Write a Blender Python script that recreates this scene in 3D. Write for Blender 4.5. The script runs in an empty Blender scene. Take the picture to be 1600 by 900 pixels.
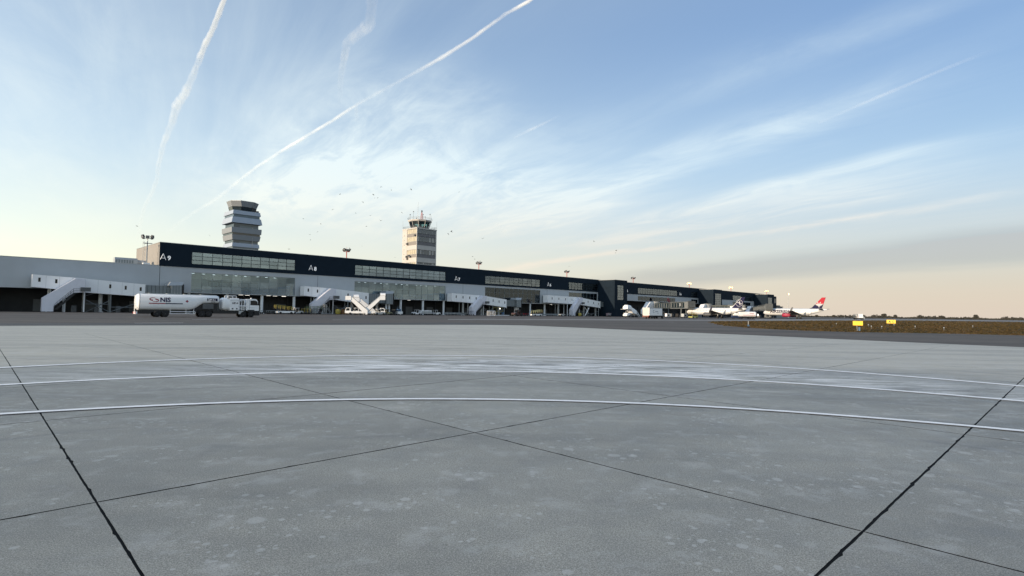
import bpy, bmesh, math, random
from math import sin, cos, tan, pi, radians as R, atan, atan2, sqrt
from mathutils import Vector, Matrix
sc = bpy.context.scene
col = sc.collection
rnd = random.Random(7)

# ------------------------------------------------------------------ camera
FPX, EYE, ROLL, PITCH = 868.0, 1.5, R(.8), atan(38/868.0)
cam = bpy.data.cameras.new('camera'); cam.sensor_width = 36; cam.lens = 36*FPX/1600
cam.clip_start = .05; cam.clip_end = 400000
co = bpy.data.objects.new('camera', cam); col.objects.link(co); sc.camera = co
co.matrix_world = (Matrix.Translation((0, 0, EYE)) @ Matrix.Rotation(pi/2+PITCH, 4, 'X') @ Matrix.Rotation(ROLL, 4, 'Z'))

# ------------------------------------------------------------------ light, sky, exposure
SUN_AZ, SUN_EL = R(-129), R(9.0)            # azimuth clockwise from +Y
SUN_DIR = Vector((sin(SUN_AZ)*cos(SUN_EL), cos(SUN_AZ)*cos(SUN_EL), sin(SUN_EL)))
sun = bpy.data.lights.new('sun', 'SUN'); sun.energy = 2.0; sun.angle = R(.5); sun.color = (1, .80, .58)
so = bpy.data.objects.new('sun', sun); col.objects.link(so)
so.rotation_euler = SUN_DIR.to_track_quat('Z', 'Y').to_euler()
vs = sc.view_settings
vs.view_transform = 'Standard'; vs.look = 'None'; vs.gamma = 1; vs.use_curve_mapping = False
vs.exposure = 1.4
sc.cycles.max_bounces = 8; sc.cycles.transparent_max_bounces = 24

W = bpy.data.worlds.new("World"); sc.world = W; W.use_nodes = True
def build_world():
    nt = W.node_tree; nt.nodes.clear(); L = nt.links
    def N(t, **k):
        n = nt.nodes.new(t)
        for a, b in k.items(): setattr(n, a, b)
        return n
    def val(s, v):
        if hasattr(v, 'links') or isinstance(v, bpy.types.NodeSocket): L.new(v, s)
        else: s.default_value = v
    def M(op, a, b=0.0, c=None):
        n = N('ShaderNodeMath', operation=op); val(n.inputs[0], a); val(n.inputs[1], b)
        if c is not None: val(n.inputs[2], c)
        return n.outputs[0]
    def mr(x, a, b, c=0.0, d=1.0, smooth=True):
        n = N('ShaderNodeMapRange'); n.interpolation_type = 'SMOOTHSTEP' if smooth else 'LINEAR'
        val(n.inputs[0], x)
        for i, v in enumerate((a, b, c, d)): val(n.inputs[i+1], v)
        return n.outputs[0]
    def mix(f, a, b, bt='MIX'):
        n = N('ShaderNodeMix', data_type='RGBA', blend_type=bt); val(n.inputs[0], f); val(n.inputs[6], a); val(n.inputs[7], b)
        return n.outputs[2]
    out = N('ShaderNodeOutputWorld'); bg = N('ShaderNodeBackground'); L.new(bg.outputs[0], out.inputs[0])
    bg.inputs[1].default_value = .092
    sky = N('ShaderNodeTexSky'); sky.sky_type = 'NISHITA'; sky.sun_disc = False
    sky.sun_elevation = SUN_EL; sky.sun_rotation = SUN_AZ; sky.altitude = 100
    sky.air_density = 1.0; sky.dust_density = .6; sky.ozone_density = 1.5
    tc = N('ShaderNodeTexCoord'); sp = N('ShaderNodeSeparateXYZ'); L.new(tc.outputs['Generated'], sp.inputs[0])
    x, y, z = sp.outputs
    zc = M('MAXIMUM', z, 0.0)
    inv = M('DIVIDE', 1.0, M('ADD', zc, .06))
    a = R(-33)
    # along / across the wind
    u = M('MULTIPLY', M('ADD', M('MULTIPLY', x, sin(a)), M('MULTIPLY', y, cos(a))), inv)
    v = M('MULTIPLY', M('SUBTRACT', M('MULTIPLY', x, cos(a)), M('MULTIPLY', y, sin(a))), inv)
    def noise(su, sv, off, detail, rough, dist=0.0):
        cb = N('ShaderNodeCombineXYZ'); val(cb.inputs[0], M('MULTIPLY', u, su)); val(cb.inputs[1], M('MULTIPLY', v, sv)); cb.inputs[2].default_value = off
        n = N('ShaderNodeTexNoise'); L.new(cb.outputs[0], n.inputs['Vector']); n.inputs['Scale'].default_value = 1
        n.inputs['Detail'].default_value = detail; n.inputs['Roughness'].default_value = rough; n.inputs['Distortion'].default_value = dist
        return n.outputs[0]
    streak = noise(.16, .95, 3.7, 8, .62, .9)
    fine = noise(.5, 3.2, 8.1, 6, .6, .5)
    big = noise(.22, .36, 1.3, 4, .5)
    veil = noise(.12, .3, 21.4, 3, .5)
    puff = noise(1.3, 2.6, 5.2, 9, .66, 1.1)
    vw = M('ADD', v, M('MULTIPLY', M('SUBTRACT', noise(.35, .5, 12.5, 4, .55), .5), 1.3))
    uw = M('ADD', u, M('MULTIPLY', M('SUBTRACT', noise(.5, .5, 17.5, 4, .55), .5), 2.2))
    def band(v0, w, u0, u1, s_):
        d = M('DIVIDE', M('SUBTRACT', vw, v0), w)
        g = M('POWER', 2.718, M('MULTIPLY', M('MULTIPLY', d, d), -1.0))
        g = M('MULTIPLY', M('MULTIPLY', g, mr(uw, u0-.6, u0+.6)), mr(uw, u1-1.2, u1+1.2, 1.0, 0.0))
        return M('MULTIPLY', g, s_)
    tex = M('ADD', M('MULTIPLY', mr(fine, .32, .70), .55), M('MULTIPLY', mr(puff, .30, .74), .75))
    bands = None
    for p in ((4.10, .15, 1.2, 7, .75), (3.45, .34, .9, 4.5, .42), (3.05, .12, .9, 3.6, .40), (2.42, .20, .9, 3.2, .34), (1.80, .13, .6, 1.6, .16), (1.30, .55, 2.3, 4.4, .66), (.85, .34, 2.3, 3.8, .56), (2.2, .5, 2.4, 4.8, .55), (-.35, .5, 1.9, 4.5, .13)):
        q = band(*p); bands = q if bands is None else M('ADD', bands, q)
    c0 = M('MULTIPLY', M('MULTIPLY', bands, 1.25), M('ADD', tex, .12))
    c1 = M('MULTIPLY', mr(streak, .40, .76), mr(big, .32, .62, .2, 1.0))
    c1 = M('MULTIPLY', c1, mr(fine, .25, .75, .6, 1.15))
    c2 = mr(veil, .35, .75, .0, .14)
    low = mr(z, 0.0, .46, 1.0, .0, False)
    veilbase = M('MULTIPLY', M('POWER', low, 1.5), .88)
    sd = N('ShaderNodeVectorMath', operation='DOT_PRODUCT'); L.new(tc.outputs['Generated'], sd.inputs[0]); sd.inputs[1].default_value = SUN_DIR
    near = mr(sd.outputs['Value'], -.98, .15, 0.0, 1.0, False)
    c2 = M('ADD', c2, M('MULTIPLY', near, .22))
    m = M('ADD', M('ADD', M('MULTIPLY', c1, .24), c2), c0)
    m = M('SUBTRACT', 1.0, M('MULTIPLY', M('SUBTRACT', 1.0, M('MINIMUM', m, .9)), M('SUBTRACT', 1.0, veilbase)))
    hi = mix(near, (3.35, 3.95, 4.2, 1), (3.9, 4.25, 4.15, 1))
    lo = mix(near, (3.25, 2.75, 2.35, 1), (4.9, 4.75, 3.7, 1))
    cc = mix(mr(z, .03, .27), lo, hi)
    # a thin greyer sheet low on the right
    gs = M('MULTIPLY', M('MULTIPLY', mr(vw, 4.9, 5.7), mr(vw, 6.6, 7.6, 1.0, 0.0)), mr(u, 5.0, 8.0, 1.0, 0.0))
    cc = mix(M('MULTIPLY', gs, .8), cc, (2.35, 2.15, 2.1, 1))
    m = M('MAXIMUM', m, M('MULTIPLY', gs, .7))
    far_t = mix(mr(z, 0.0, .48, 0.0, 1.0, False), (.34, .39, .44, 1), (.44, .55, .74, 1))
    base = mix(1.0, sky.outputs[0], mix(near, far_t, (1.0, 1.12, 1.30, 1)), 'MULTIPLY')
    L.new(mix(M('MINIMUM', m, .96), base, cc), bg.inputs[0])
build_world()

# ------------------------------------------------------------------ measuring helpers (pixel of the 1600x900 photo -> place in the world)
def ray(x, y):
    a = (x-800)/FPX; b = (450-y)/FPX
    c, s = cos(ROLL), sin(ROLL); A = a*c-b*s; B = a*s+b*c
    return Vector((A, cos(PITCH)-B*sin(PITCH), sin(PITCH)+B*cos(PITCH)))
def gnd(x, y, z=0.0):
    d = ray(x, y); t = (z-EYE)/d.z
    return Vector((0, 0, EYE))+d*t
def at(x, y, Y):
    d = ray(x, y); return Vector((0, 0, EYE))+d*(Y/d.y)
AZ = R(44.83)                                # the terminal front runs along this azimuth
D = Vector((sin(AZ), cos(AZ), 0)); NV = Vector((cos(AZ), -sin(AZ), 0))
P0 = Vector((-98.5, 154.6, 0))
FROT = pi/2-AZ
def fac(x, y=480, off=0.0):                  # along-front distance and height of a pixel, off metres before the front
    d = ray(x, y); o = Vector((0, 0, EYE)); Q = P0+NV*off
    t = (Q-o).dot(NV)/d.dot(NV); p = o+d*t
    return (p-P0).dot(D), p.z
def fw(u, off=0.0, z=0.0): return P0+D*u+NV*off+Vector((0, 0, z))

# ------------------------------------------------------------------ materials
MATS = {}
def mat(name, c, rough=.6, metal=0.0, var=.12, scale=1.5, bump=0.0, emit=None, es=0.0, spec=.5, dirt=0.0):
    if name in MATS: return MATS[name]
    m = bpy.data.materials.new(name); m.use_nodes = True; MATS[name] = m
    nt = m.node_tree; b = nt.nodes['Principled BSDF']
    b.inputs['Roughness'].default_value = rough; b.inputs['Metallic'].default_value = metal
    b.inputs['Specular IOR Level'].default_value = spec
    tc = nt.nodes.new('ShaderNodeTexCoord')
    n = nt.nodes.new('ShaderNodeTexNoise'); n.inputs['Scale'].default_value = scale; n.inputs['Detail'].default_value = 6; n.inputs['Roughness'].default_value = .65
    nt.links.new(tc.outputs['Object'], n.inputs['Vector'])
    r = nt.nodes.new('ShaderNodeMapRange'); r.inputs[1].default_value = .25; r.inputs[2].default_value = .75
    r.inputs[3].default_value = 1-var; r.inputs[4].default_value = 1+var*.6
    nt.links.new(n.outputs[0], r.inputs[0])
    mx = nt.nodes.new('ShaderNodeMix'); mx.data_type = 'RGBA'; mx.blend_type = 'MULTIPLY'; mx.inputs[0].default_value = 1
    mx.inputs[6].default_value = (*c, 1); nt.links.new(r.outputs[0], mx.inputs[7])
    nt.links.new(mx.outputs[2], b.inputs['Base Color'])
    if bump:
        bp = nt.nodes.new('ShaderNodeBump'); bp.inputs['Strength'].default_value = bump; bp.inputs['Distance'].default_value = .05
        nt.links.new(n.outputs[0], bp.inputs['Height']); nt.links.new(bp.outputs[0], b.inputs['Normal'])
    if emit:
        b.inputs['Emission Color'].default_value = (*emit, 1); b.inputs['Emission Strength'].default_value = es
    return m
NAVY = mat('navy_cladding', (.012, .021, .032), .65, 0, .2, .4, spec=.06)
COPING = mat('coping_metal', (.42, .43, .44), .4, .6)
BEIGE = mat('beige_cladding', (.27, .25, .225), .6, 0, .08, .3)
GREY = mat('grey_cladding', (.43, .455, .475), .5, 0, .07, .25)
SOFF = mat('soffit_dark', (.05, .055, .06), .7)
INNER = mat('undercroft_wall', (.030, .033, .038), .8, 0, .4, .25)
FRAME = mat('window_frame', (.028, .035, .038), .4, .3)
COLUMN = mat('column_paint', (.75, .77, .78), .6)
WHITE = mat('white_paint', (.83, .835, .84), .38, 0, .06, 1.2)
WHITE2 = mat('bridge_white', (.87, .875, .88), .45, 0, .05, .6)
LILAC = mat('stair_cladding', (.68, .69, .76), .42, .1, .08, 1.0)
GREYM = mat('tunnel_grey', (.20, .225, .235), .5, .2, .15)
LGREY = mat('light_grey_metal', (.42, .44, .45), .45, .4, .12)
STEEL = mat('galvanised_steel', (.25, .27, .28), .5, .6, .2)
BLACK = mat('black_rubber', (.012, .012, .013), .8, 0, .3, 4)
CHASSIS = mat('chassis_black', (.018, .018, .02), .55, .2, .3, 3)
RIM = mat('wheel_rim', (.06, .06, .06), .5, .5)
VGLASS = mat('vehicle_glass', (.008, .012, .016), .12, 0, .1, spec=.35)
YEL = mat('yellow_paint', (.34, .28, .05), .5)
OLIVE = mat('olive_paint', (.22, .21, .13), .55)
BLUEP = mat('blue_paint', (.05, .11, .2), .5)
REDP = mat('red_paint', (.40, .014, .03), .6, spec=.2)
NAVYP = mat('navy_paint', (.008, .008, .045), .6, spec=.15)
DRED = mat('dark_red_paint', (.22, .012, .03), .45)
INK = mat('dark_ink', (.012, .012, .03), .5)
SIGNY = mat('sign_yellow', (.80, .50, .03), .5, emit=(1, .62, .04), es=.10)
LAMP = mat('lamp_on', (.8, .8, .75), .4, emit=(1, .95, .85), es=.8)
SUNGLOW = mat('lamp_sun_glow', (.8, .7, .5), .4, emit=(1, .68, .25), es=2.4)  # emission added to lamp heads to imitate low sun on them
FLOODG = mat('floodlight_glass', (.35, .36, .36), .2, .3)
FLOODB = mat('floodlight_body', (.06, .06, .065), .6, .3)
REDW = mat('mast_red', (.42, .07, .05), .6)
CONCB = mat('tower_concrete', (.50, .48, .45), .75, 0, .12, .3)
CONCD = mat('tower_spandrel', (.16, .155, .16), .65, 0, .2, .5)
TPAN = mat('tower_panel_light', (.35, .40, .47), .45, .0, .06, .4)
TPAN2 = mat('tower_panel_grey', (.23, .25, .27), .5, .0, .08, .4)
TGLASS = mat('tower_glass', (.020, .032, .04), .1, 0, .3, .5, spec=.8)
TGLASS2 = mat('tower_glass_pale', (.09, .12, .135), .15, 0, .25, .5, spec=.7)
SIGNW = mat('sign_white', (.85, .86, .86), .5, emit=(1, 1, 1), es=.10)
PWHITE = mat('aircraft_white', (.66, .67, .68), .3, 0, .04, .4)
WINGG = mat('wing_grey', (.16, .17, .18), .45, .2)
BIRD = mat('bird_plumage', (.02, .02, .022), .8)
GRIME = mat('equipment_grey', (.10, .105, .11), .6, .2, .3, 2)
PANELB = mat('partition_blue', (.03, .15, .26), .5)
ROOMW = mat('room_wall', (.50, .53, .545), .8, 0, .2, .3)
BLIND = mat('blind_fabric', (.24, .27, .245), .7, 0, .3, .35)

def glass_mat(name, tint, refl):
    m = bpy.data.materials.new(name); m.use_nodes = True; nt = m.node_tree; nt.nodes.clear()
    out = nt.nodes.new('ShaderNodeOutputMaterial'); tr = nt.nodes.new('ShaderNodeBsdfTransparent'); tr.inputs[0].default_value = (*tint, 1)
    gl = nt.nodes.new('ShaderNodeBsdfGlossy'); gl.inputs['Roughness'].default_value = .03; gl.inputs[0].default_value = (.72, .86, .98, 1)
    oi = nt.nodes.new('ShaderNodeObjectInfo')
    fr = nt.nodes.new('ShaderNodeFresnel'); fr.inputs[0].default_value = 1.5
    ad = nt.nodes.new('ShaderNodeMath'); ad.operation = 'ADD'; ad.inputs[1].default_value = refl; nt.links.new(fr.outputs[0], ad.inputs[0])
    ra = nt.nodes.new('ShaderNodeMath'); ra.operation = 'MULTIPLY_ADD'; ra.inputs[1].default_value = .08
    nt.links.new(oi.outputs['Random'], ra.inputs[0]); nt.links.new(ad.outputs[0], ra.inputs[2])
    mx = nt.nodes.new('ShaderNodeMixShader'); nt.links.new(ra.outputs[0], mx.inputs[0])
    nt.links.new(tr.outputs[0], mx.inputs[1]); nt.links.new(gl.outputs[0], mx.inputs[2]); nt.links.new(mx.outputs[0], out.inputs[0])
    return m
GLASS = glass_mat('curtain_glass', (.78, .86, .90), .02)
GLASSU = glass_mat('clerestory_glass', (.66, .72, .75), .12)

# ------------------------------------------------------------------ mesh building helpers
class MB:
    def __init__(s): s.v = []; s.f = []; s.sm = []
    def add(s, vs, fs, smooth=False, X=None):
        n = len(s.v)
        for p in vs:
            p = Vector(p)
            s.v.append(X @ p if X else p)
        for f in fs: s.f.append(tuple(n+i for i in f)); s.sm.append(smooth)
        return s
    def box(s, x0, x1, y0, y1, z0, z1, X=None):
        v = [(x0, y0, z0), (x1, y0, z0), (x1, y1, z0), (x0, y1, z0), (x0, y0, z1), (x1, y0, z1), (x1, y1, z1), (x0, y1, z1)]
        return s.add(v, [(0, 3, 2, 1), (4, 5, 6, 7), (0, 1, 5, 4), (1, 2, 6, 5), (2, 3, 7, 6), (3, 0, 4, 7)], False, X)
    def hexa(s, b, t):                         # bottom quad and top quad, both counter-clockwise from above
        return s.add(list(b)+list(t), [(3, 2, 1, 0), (4, 5, 6, 7), (0, 1, 5, 4), (1, 2, 6, 5), (2, 3, 7, 6), (3, 0, 4, 7)])
    def prism(s, poly, y0, y1, X=None):        # poly in (x, z), extruded along y
        n = len(poly); v = [(p[0], y0, p[1]) for p in poly]+[(p[0], y1, p[1]) for p in poly]
        f = [tuple(range(n)), tuple(range(2*n-1, n-1, -1))]+[(i, n+i, n+(i+1) % n, (i+1) % n) for i in range(n)]
        return s.add(v, f, False, X)
    def rod(s, a, b, r, n=6, r2=None, cap=True, smooth=True):
        a = Vector(a); b = Vector(b); d = (b-a); L = d.length
        if L < 1e-6: return s
        q = d.to_track_quat('Z', 'Y'); r2 = r if r2 is None else r2
        v = []
        for k, (p, rr) in enumerate(((a, r), (b, r2))):
            for i in range(n):
                t = 2*pi*i/n; v.append(p+q @ Vector((cos(t)*rr, sin(t)*rr, 0)))
        s.add(v, [(i, (i+1) % n, n+(i+1) % n, n+i) for i in range(n)], smooth)
        if cap: s.add(v, [tuple(range(n-1, -1, -1)), tuple(range(n, 2*n))])
        return s
    def bar(s, a, b, w, h=None):               # square bar
        return s.rod(a, b, (w if h is None else (w+h)/2)*.7071, 4, smooth=False)
    def loft(s, rings, cap=True, smooth=True, closed=True):
        n = len(rings[0]); v = [p for r in rings for p in r]; f = []
        for k in range(len(rings)-1):
            for i in range(n if closed else n-1):
                j = (i+1) % n; f.append((k*n+i, k*n+j, (k+1)*n+j, (k+1)*n+i))
        s.add(v, f, smooth)
        if cap: s.add(v, [tuple(range(n-1, -1, -1)), tuple(range((len(rings)-1)*n, len(rings)*n))])
        return s
    def ball(s, c, rx, ry, rz, n=8, m=5):
        c = Vector(c); rings = []
        for k in range(m+1):
            t = -pi/2+pi*k/m; rr = max(cos(t), .02)
            rings.append([c+Vector((cos(2*pi*i/n)*rx*rr, sin(2*pi*i/n)*ry*rr, sin(t)*rz)) for i in range(n)])
        return s.loft(rings)
    def mesh(s, name):
        me = bpy.data.meshes.new(name); me.from_pydata([tuple(p) for p in s.v], [], s.f)
        me.polygons.foreach_set('use_smooth', s.sm); me.update(); return me
def obj(name, m, material=None, parent=None, loc=None, rz=None, label=None):
    me = m.mesh(name) if isinstance(m, MB) else m
    o = bpy.data.objects.new(name, me); col.objects.link(o)
    if material and not me.materials: me.materials.append(material)
    if parent: o.parent = parent
    if loc is not None: o.location = loc
    if rz is not None: o.rotation_euler.z = rz
    if label: o['label'] = label
    return o
def tag(o, label, cat, group=None):
    o['label'] = label; o['category'] = cat
    if group: o['group'] = group
    return o
def thing(name, label, cat, loc=(0, 0, 0), rz=0.0, group=None):
    o = bpy.data.objects.new(name, None); col.objects.link(o); o.location = loc; o.rotation_euler.z = rz
    o.empty_display_size = .5
    return tag(o, label, cat, group)
def struct(name, m, material):
    o = obj(name, m, material); o['kind'] = 'structure'; return o
def copy_tree(o, parent=None):
    c = o.copy(); col.objects.link(c)
    if parent: c.parent = parent
    for ch in list(o.children): copy_tree(ch, c)
    return c
def hd(az_deg): return R(90-az_deg)           # heading (clockwise from +Y) -> rotation for local +x forward
TXT = {}
def text_mesh(s, size=1.0, depth=.01, bold=0.0, space=1.0):
    k = (s, size, depth, bold, space)
    if k in TXT: return TXT[k]
    c = bpy.data.curves.new('text', 'FONT'); c.body = s; c.size = size; c.extrude = depth; c.offset = bold; c.space_character = space
    c.align_x = 'LEFT'; c.resolution_u = 3
    o = bpy.data.objects.new('text_tmp', c); col.objects.link(o)
    me = bpy.data.meshes.new_from_object(o.evaluated_get(bpy.context.evaluated_depsgraph_get()))
    bpy.data.objects.remove(o); bpy.data.curves.remove(c)
    me.transform(Matrix.Rotation(pi/2, 4, 'X')); TXT[k] = me   # stands upright, faces -y, reads along +x
    return me

# ------------------------------------------------------------------ ground materials
def nodes_mat(name):
    m = bpy.data.materials.new(name); m.use_nodes = True; return m, m.node_tree, m.node_tree.nodes['Principled BSDF']
class NT:
    def __init__(s, nt): s.nt = nt; s.L = nt.links
    def N(s, t, **k):
        n = s.nt.nodes.new(t)
        for a, b in k.items(): setattr(n, a, b)
        return n
    def val(s, k, v):
        if isinstance(v, bpy.types.NodeSocket): s.L.new(v, k)
        else: k.default_value = v
    def M(s, op, a, b=0.0):
        n = s.N('ShaderNodeMath', operation=op); s.val(n.inputs[0], a); s.val(n.inputs[1], b); return n.outputs[0]
    def mr(s, x, a, b, c=0.0, d=1.0):
        n = s.N('ShaderNodeMapRange'); n.interpolation_type = 'SMOOTHSTEP'; s.val(n.inputs[0], x)
        for i, v in enumerate((a, b, c, d)): s.val(n.inputs[i+1], v)
        return n.outputs[0]
    def mix(s, f, a, b, bt='MIX'):
        n = s.N('ShaderNodeMix', data_type='RGBA', blend_type=bt); s.val(n.inputs[0], f); s.val(n.inputs[6], a); s.val(n.inputs[7], b); return n.outputs[2]
    def noise(s, vec, scale, detail=5, rough=.6, dist=0.0):
        n = s.N('ShaderNodeTexNoise'); s.L.new(vec, n.inputs['Vector']); n.inputs['Scale'].default_value = scale
        n.inputs['Detail'].default_value = detail; n.inputs['Roughness'].default_value = rough; n.inputs['Distortion'].default_value = dist
        return n.outputs[0]
    def mapping(s, vec, rz=0, sc=(1, 1, 1), loc=(0, 0, 0)):
        n = s.N('ShaderNodeMapping'); s.L.new(vec, n.inputs[0]); n.inputs['Rotation'].default_value = (0, 0, rz); n.inputs['Scale'].default_value = sc; n.inputs['Location'].default_value = loc
        return n.outputs[0]
def concrete_mat():
    m, nt, b = nodes_mat('apron_concrete'); q = NT(nt)
    g = q.N('ShaderNodeNewGeometry'); P = g.outputs['Position']
    oi = q.N('ShaderNodeObjectInfo').outputs['Random']
    n1 = q.noise(P, .35, 6, .6, .4); n2 = q.noise(P, 2.2, 6, .65); n3 = q.noise(P, 60, 4, .7); n4 = q.noise(P, 120, 3, .7)
    base = q.mix(q.mr(n1, .3, .7), (.262, .257, .230, 1), (.340, .332, .294, 1))
    base = q.mix(1.0, base, q.mix(q.mr(n2, .3, .7), (.88, .88, .88, 1), (1.07, 1.07, 1.07, 1)), 'MULTIPLY')
    base = q.mix(1.0, base, q.mix(q.mr(n3, .3, .7), (.78, .78, .78, 1), (1.15, 1.15, 1.15, 1)), 'MULTIPLY')
    base = q.mix(1.0, base, q.mix(q.mr(n4, .3, .7), (.56, .56, .56, 1), (1.34, 1.34, 1.34, 1)), 'MULTIPLY')
    base = q.mix(1.0, base, q.mix(oi, (.92, .92, .925, 1), (1.07, 1.07, 1.06, 1)), 'MULTIPLY')
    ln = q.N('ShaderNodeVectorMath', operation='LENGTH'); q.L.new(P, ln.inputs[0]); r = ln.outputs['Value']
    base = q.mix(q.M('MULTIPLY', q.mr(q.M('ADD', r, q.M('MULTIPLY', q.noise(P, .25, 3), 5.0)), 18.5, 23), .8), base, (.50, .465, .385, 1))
    # spalled pale spots in ragged clumps
    cl = q.noise(P, .9, 4, .55); wob = q.noise(P, 14, 3, .6)
    for sc_, lo_, hi_, am in ((4.5, .46, .60, .42), (8.5, .40, .56, .5), (13, .42, .57, .5), (19, .43, .58, .5)):
        vb = q.N('ShaderNodeTexVoronoi'); q.L.new(P, vb.inputs['Vector']); vb.inputs['Scale'].default_value = sc_
        sr = q.N('ShaderNodeSeparateColor'); q.L.new(vb.outputs['Color'], sr.inputs[0])
        rad = q.M('MULTIPLY', q.mr(sr.outputs[0], .62, 1.0, 0.0, .42), q.mr(cl, lo_, hi_))
        dd = q.M('ADD', vb.outputs['Distance'], q.M('MULTIPLY', q.M('SUBTRACT', wob, .5), .22))
        sp = q.mr(q.M('SUBTRACT', rad, dd), 0.0, .14)
        base = q.mix(q.M('MULTIPLY', sp, am), base, (.50, .505, .49, 1))
    mo = q.noise(P, 2.6, 7, .68, .3)
    base = q.mix(q.M('MULTIPLY', q.mr(mo, .50, .68), .30), base, (.50, .505, .495, 1))
    base = q.mix(q.M('MULTIPLY', q.mr(q.noise(P, 1.4, 6, .66, .4), .52, .72), .28), base, (.15, .152, .155, 1))
    # white wash of worn paint and lime between the two far guide lines
    sx = q.N('ShaderNodeSeparateXYZ'); q.L.new(P, sx.inputs[0])
    band = q.M('MULTIPLY', q.mr(r, 13.7, 14.3), q.mr(r, 15.6, 19.8, 1.0, 0.12))
    wx = q.M('ADD', q.M('MULTIPLY', q.mr(sx.outputs[0], -11.0, -3.5), q.mr(sx.outputs[0], 2.5, 10.0, 1.0, .28)), .22)
    st = q.noise(q.mapping(P, R(8), (.55, 2.6, 1)), 1.0, 7, .68, .6)
    wash = q.M('MULTIPLY', q.M('MULTIPLY', band, wx), q.mr(st, .38, .66))
    base = q.mix(q.M('MULTIPLY', wash, .95), base, (.84, .84, .83, 1))
    w2 = q.M('MULTIPLY', q.M('MULTIPLY', q.mr(r, 9.8, 11), q.mr(r, 24, 30, 1.0, 0.0)), q.mr(q.noise(q.mapping(P, R(-10), (.35, 1.6, 1)), 1.6, 6, .66), .54, .72))
    base = q.mix(q.M('MULTIPLY', w2, .5), base, (.58, .58, .57, 1))
    # large soft tyre and water marks
    dk = q.noise(q.mapping(P, R(30), (.12, .9, 1)), .8, 5, .6)
    base = q.mix(1.0, base, q.mix(q.mr(dk, .3, .6), (.80, .805, .81, 1), (1.06, 1.06, 1.05, 1)), 'MULTIPLY')
    sy_ = sx.outputs[1]; rr_ = q.M('ADD', r, q.M('MULTIPLY', q.noise(P, .12, 3), 1.2))
    for r0_, w_, am in ((8.6, .14, .35), (10.4, .12, .28), (12.1, .16, .35), (12.75, .12, .25), (6.9, .12, .22), (16.6, .18, .3), (20.5, .25, .3), (24.5, .3, .3)):
        dd = q.M('ABSOLUTE', q.M('SUBTRACT', rr_, r0_+.5))
        tm = q.M('MULTIPLY', q.mr(dd, 0.0, w_, 1.0, 0.0), q.mr(q.noise(q.mapping(P, 0, (.3, .6, 1), (r0_, 0, 0)), .7, 5, .7), .45, .62))
        base = q.mix(q.M('MULTIPLY', tm, am), base, (.13, .13, .132, 1))
    # tiny dark pits
    vo = q.N('ShaderNodeTexVoronoi'); q.L.new(P, vo.inputs['Vector']); vo.inputs['Scale'].default_value = 9; vo.inputs['Randomness'].default_value = 1
    pit = q.M('MULTIPLY', q.mr(vo.outputs['Distance'], .05, .09, 1.0, 0.0), q.mr(q.noise(P, 1.7, 2), .5, .6))
    base = q.mix(q.M('MULTIPLY', pit, .55), base, (.07, .07, .07, 1))
    q.L.new(base, b.inputs['Base Color'])
    q.L.new(q.mr(n2, .3, .7, .48, .66), b.inputs['Roughness'])
    b.inputs['Specular IOR Level'].default_value = .5
    bp = q.N('ShaderNodeBump'); bp.inputs['Strength'].default_value = .35; bp.inputs['Distance'].default_value = .006
    q.L.new(q.M('ADD', q.M('MULTIPLY', n3, .7), n4), bp.inputs['Height']); q.L.new(bp.outputs[0], b.inputs['Normal'])
    return m
def asphalt_mat(name, c1, c2, rz, edge=False):
    m, nt, b = nodes_mat(name); q = NT(nt)
    P = q.N('ShaderNodeNewGeometry').outputs['Position']
    n1 = q.noise(q.mapping(P, rz, (.02, .16, 1)), 1.0, 5, .6); n2 = q.noise(P, .6, 5, .6); n3 = q.noise(P, 30, 3, .6)
    base = q.mix(q.mr(n1, .35, .65), (*c1, 1), (*c2, 1))
    base = q.mix(1.0, base, q.mix(q.mr(n2, .3, .7), (.85, .85, .85, 1), (1.1, 1.1, 1.1, 1)), 'MULTIPLY')
    base = q.mix(1.0, base, q.mix(q.mr(n3, .3, .7), (.85, .85, .85, 1), (1.1, 1.1, 1.1, 1)), 'MULTIPLY')
    q.L.new(base, b.inputs['Base Color']); b.inputs['Roughness'].default_value = .8; b.inputs['Specular IOR Level'].default_value = .25
    return m
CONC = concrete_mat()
ASPH = asphalt_mat('taxiway_asphalt', (.085, .077, .068), (.130, .112, .097), -FROT)
ASPHD = asphalt_mat('dark_asphalt_band', (.070, .074, .074), (.10, .10, .098), -FROT)
ROADG = asphalt_mat('pale_pavement', (.25, .24, .23), (.32, .31, .295), -FROT)
SEAL = mat('joint_sealant', (.006, .006, .007), .8, 0, .3, 8, spec=.1)
PAINT = mat('road_paint', (.92, .92, .91), .55, 0, .14, 5)
PAINTW = mat('worn_road_paint', (.93, .93, .92), .6, 0, .26, 7)
PBLACK = mat('paint_border', (.045, .045, .048), .7, 0, .3, 8)
SOIL = mat('dry_turf', (.050, .034, .014), .95, 0, .5, .25)
FIELD = mat('far_field', (.07, .066, .04), .95, 0, .4, .01)

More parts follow.
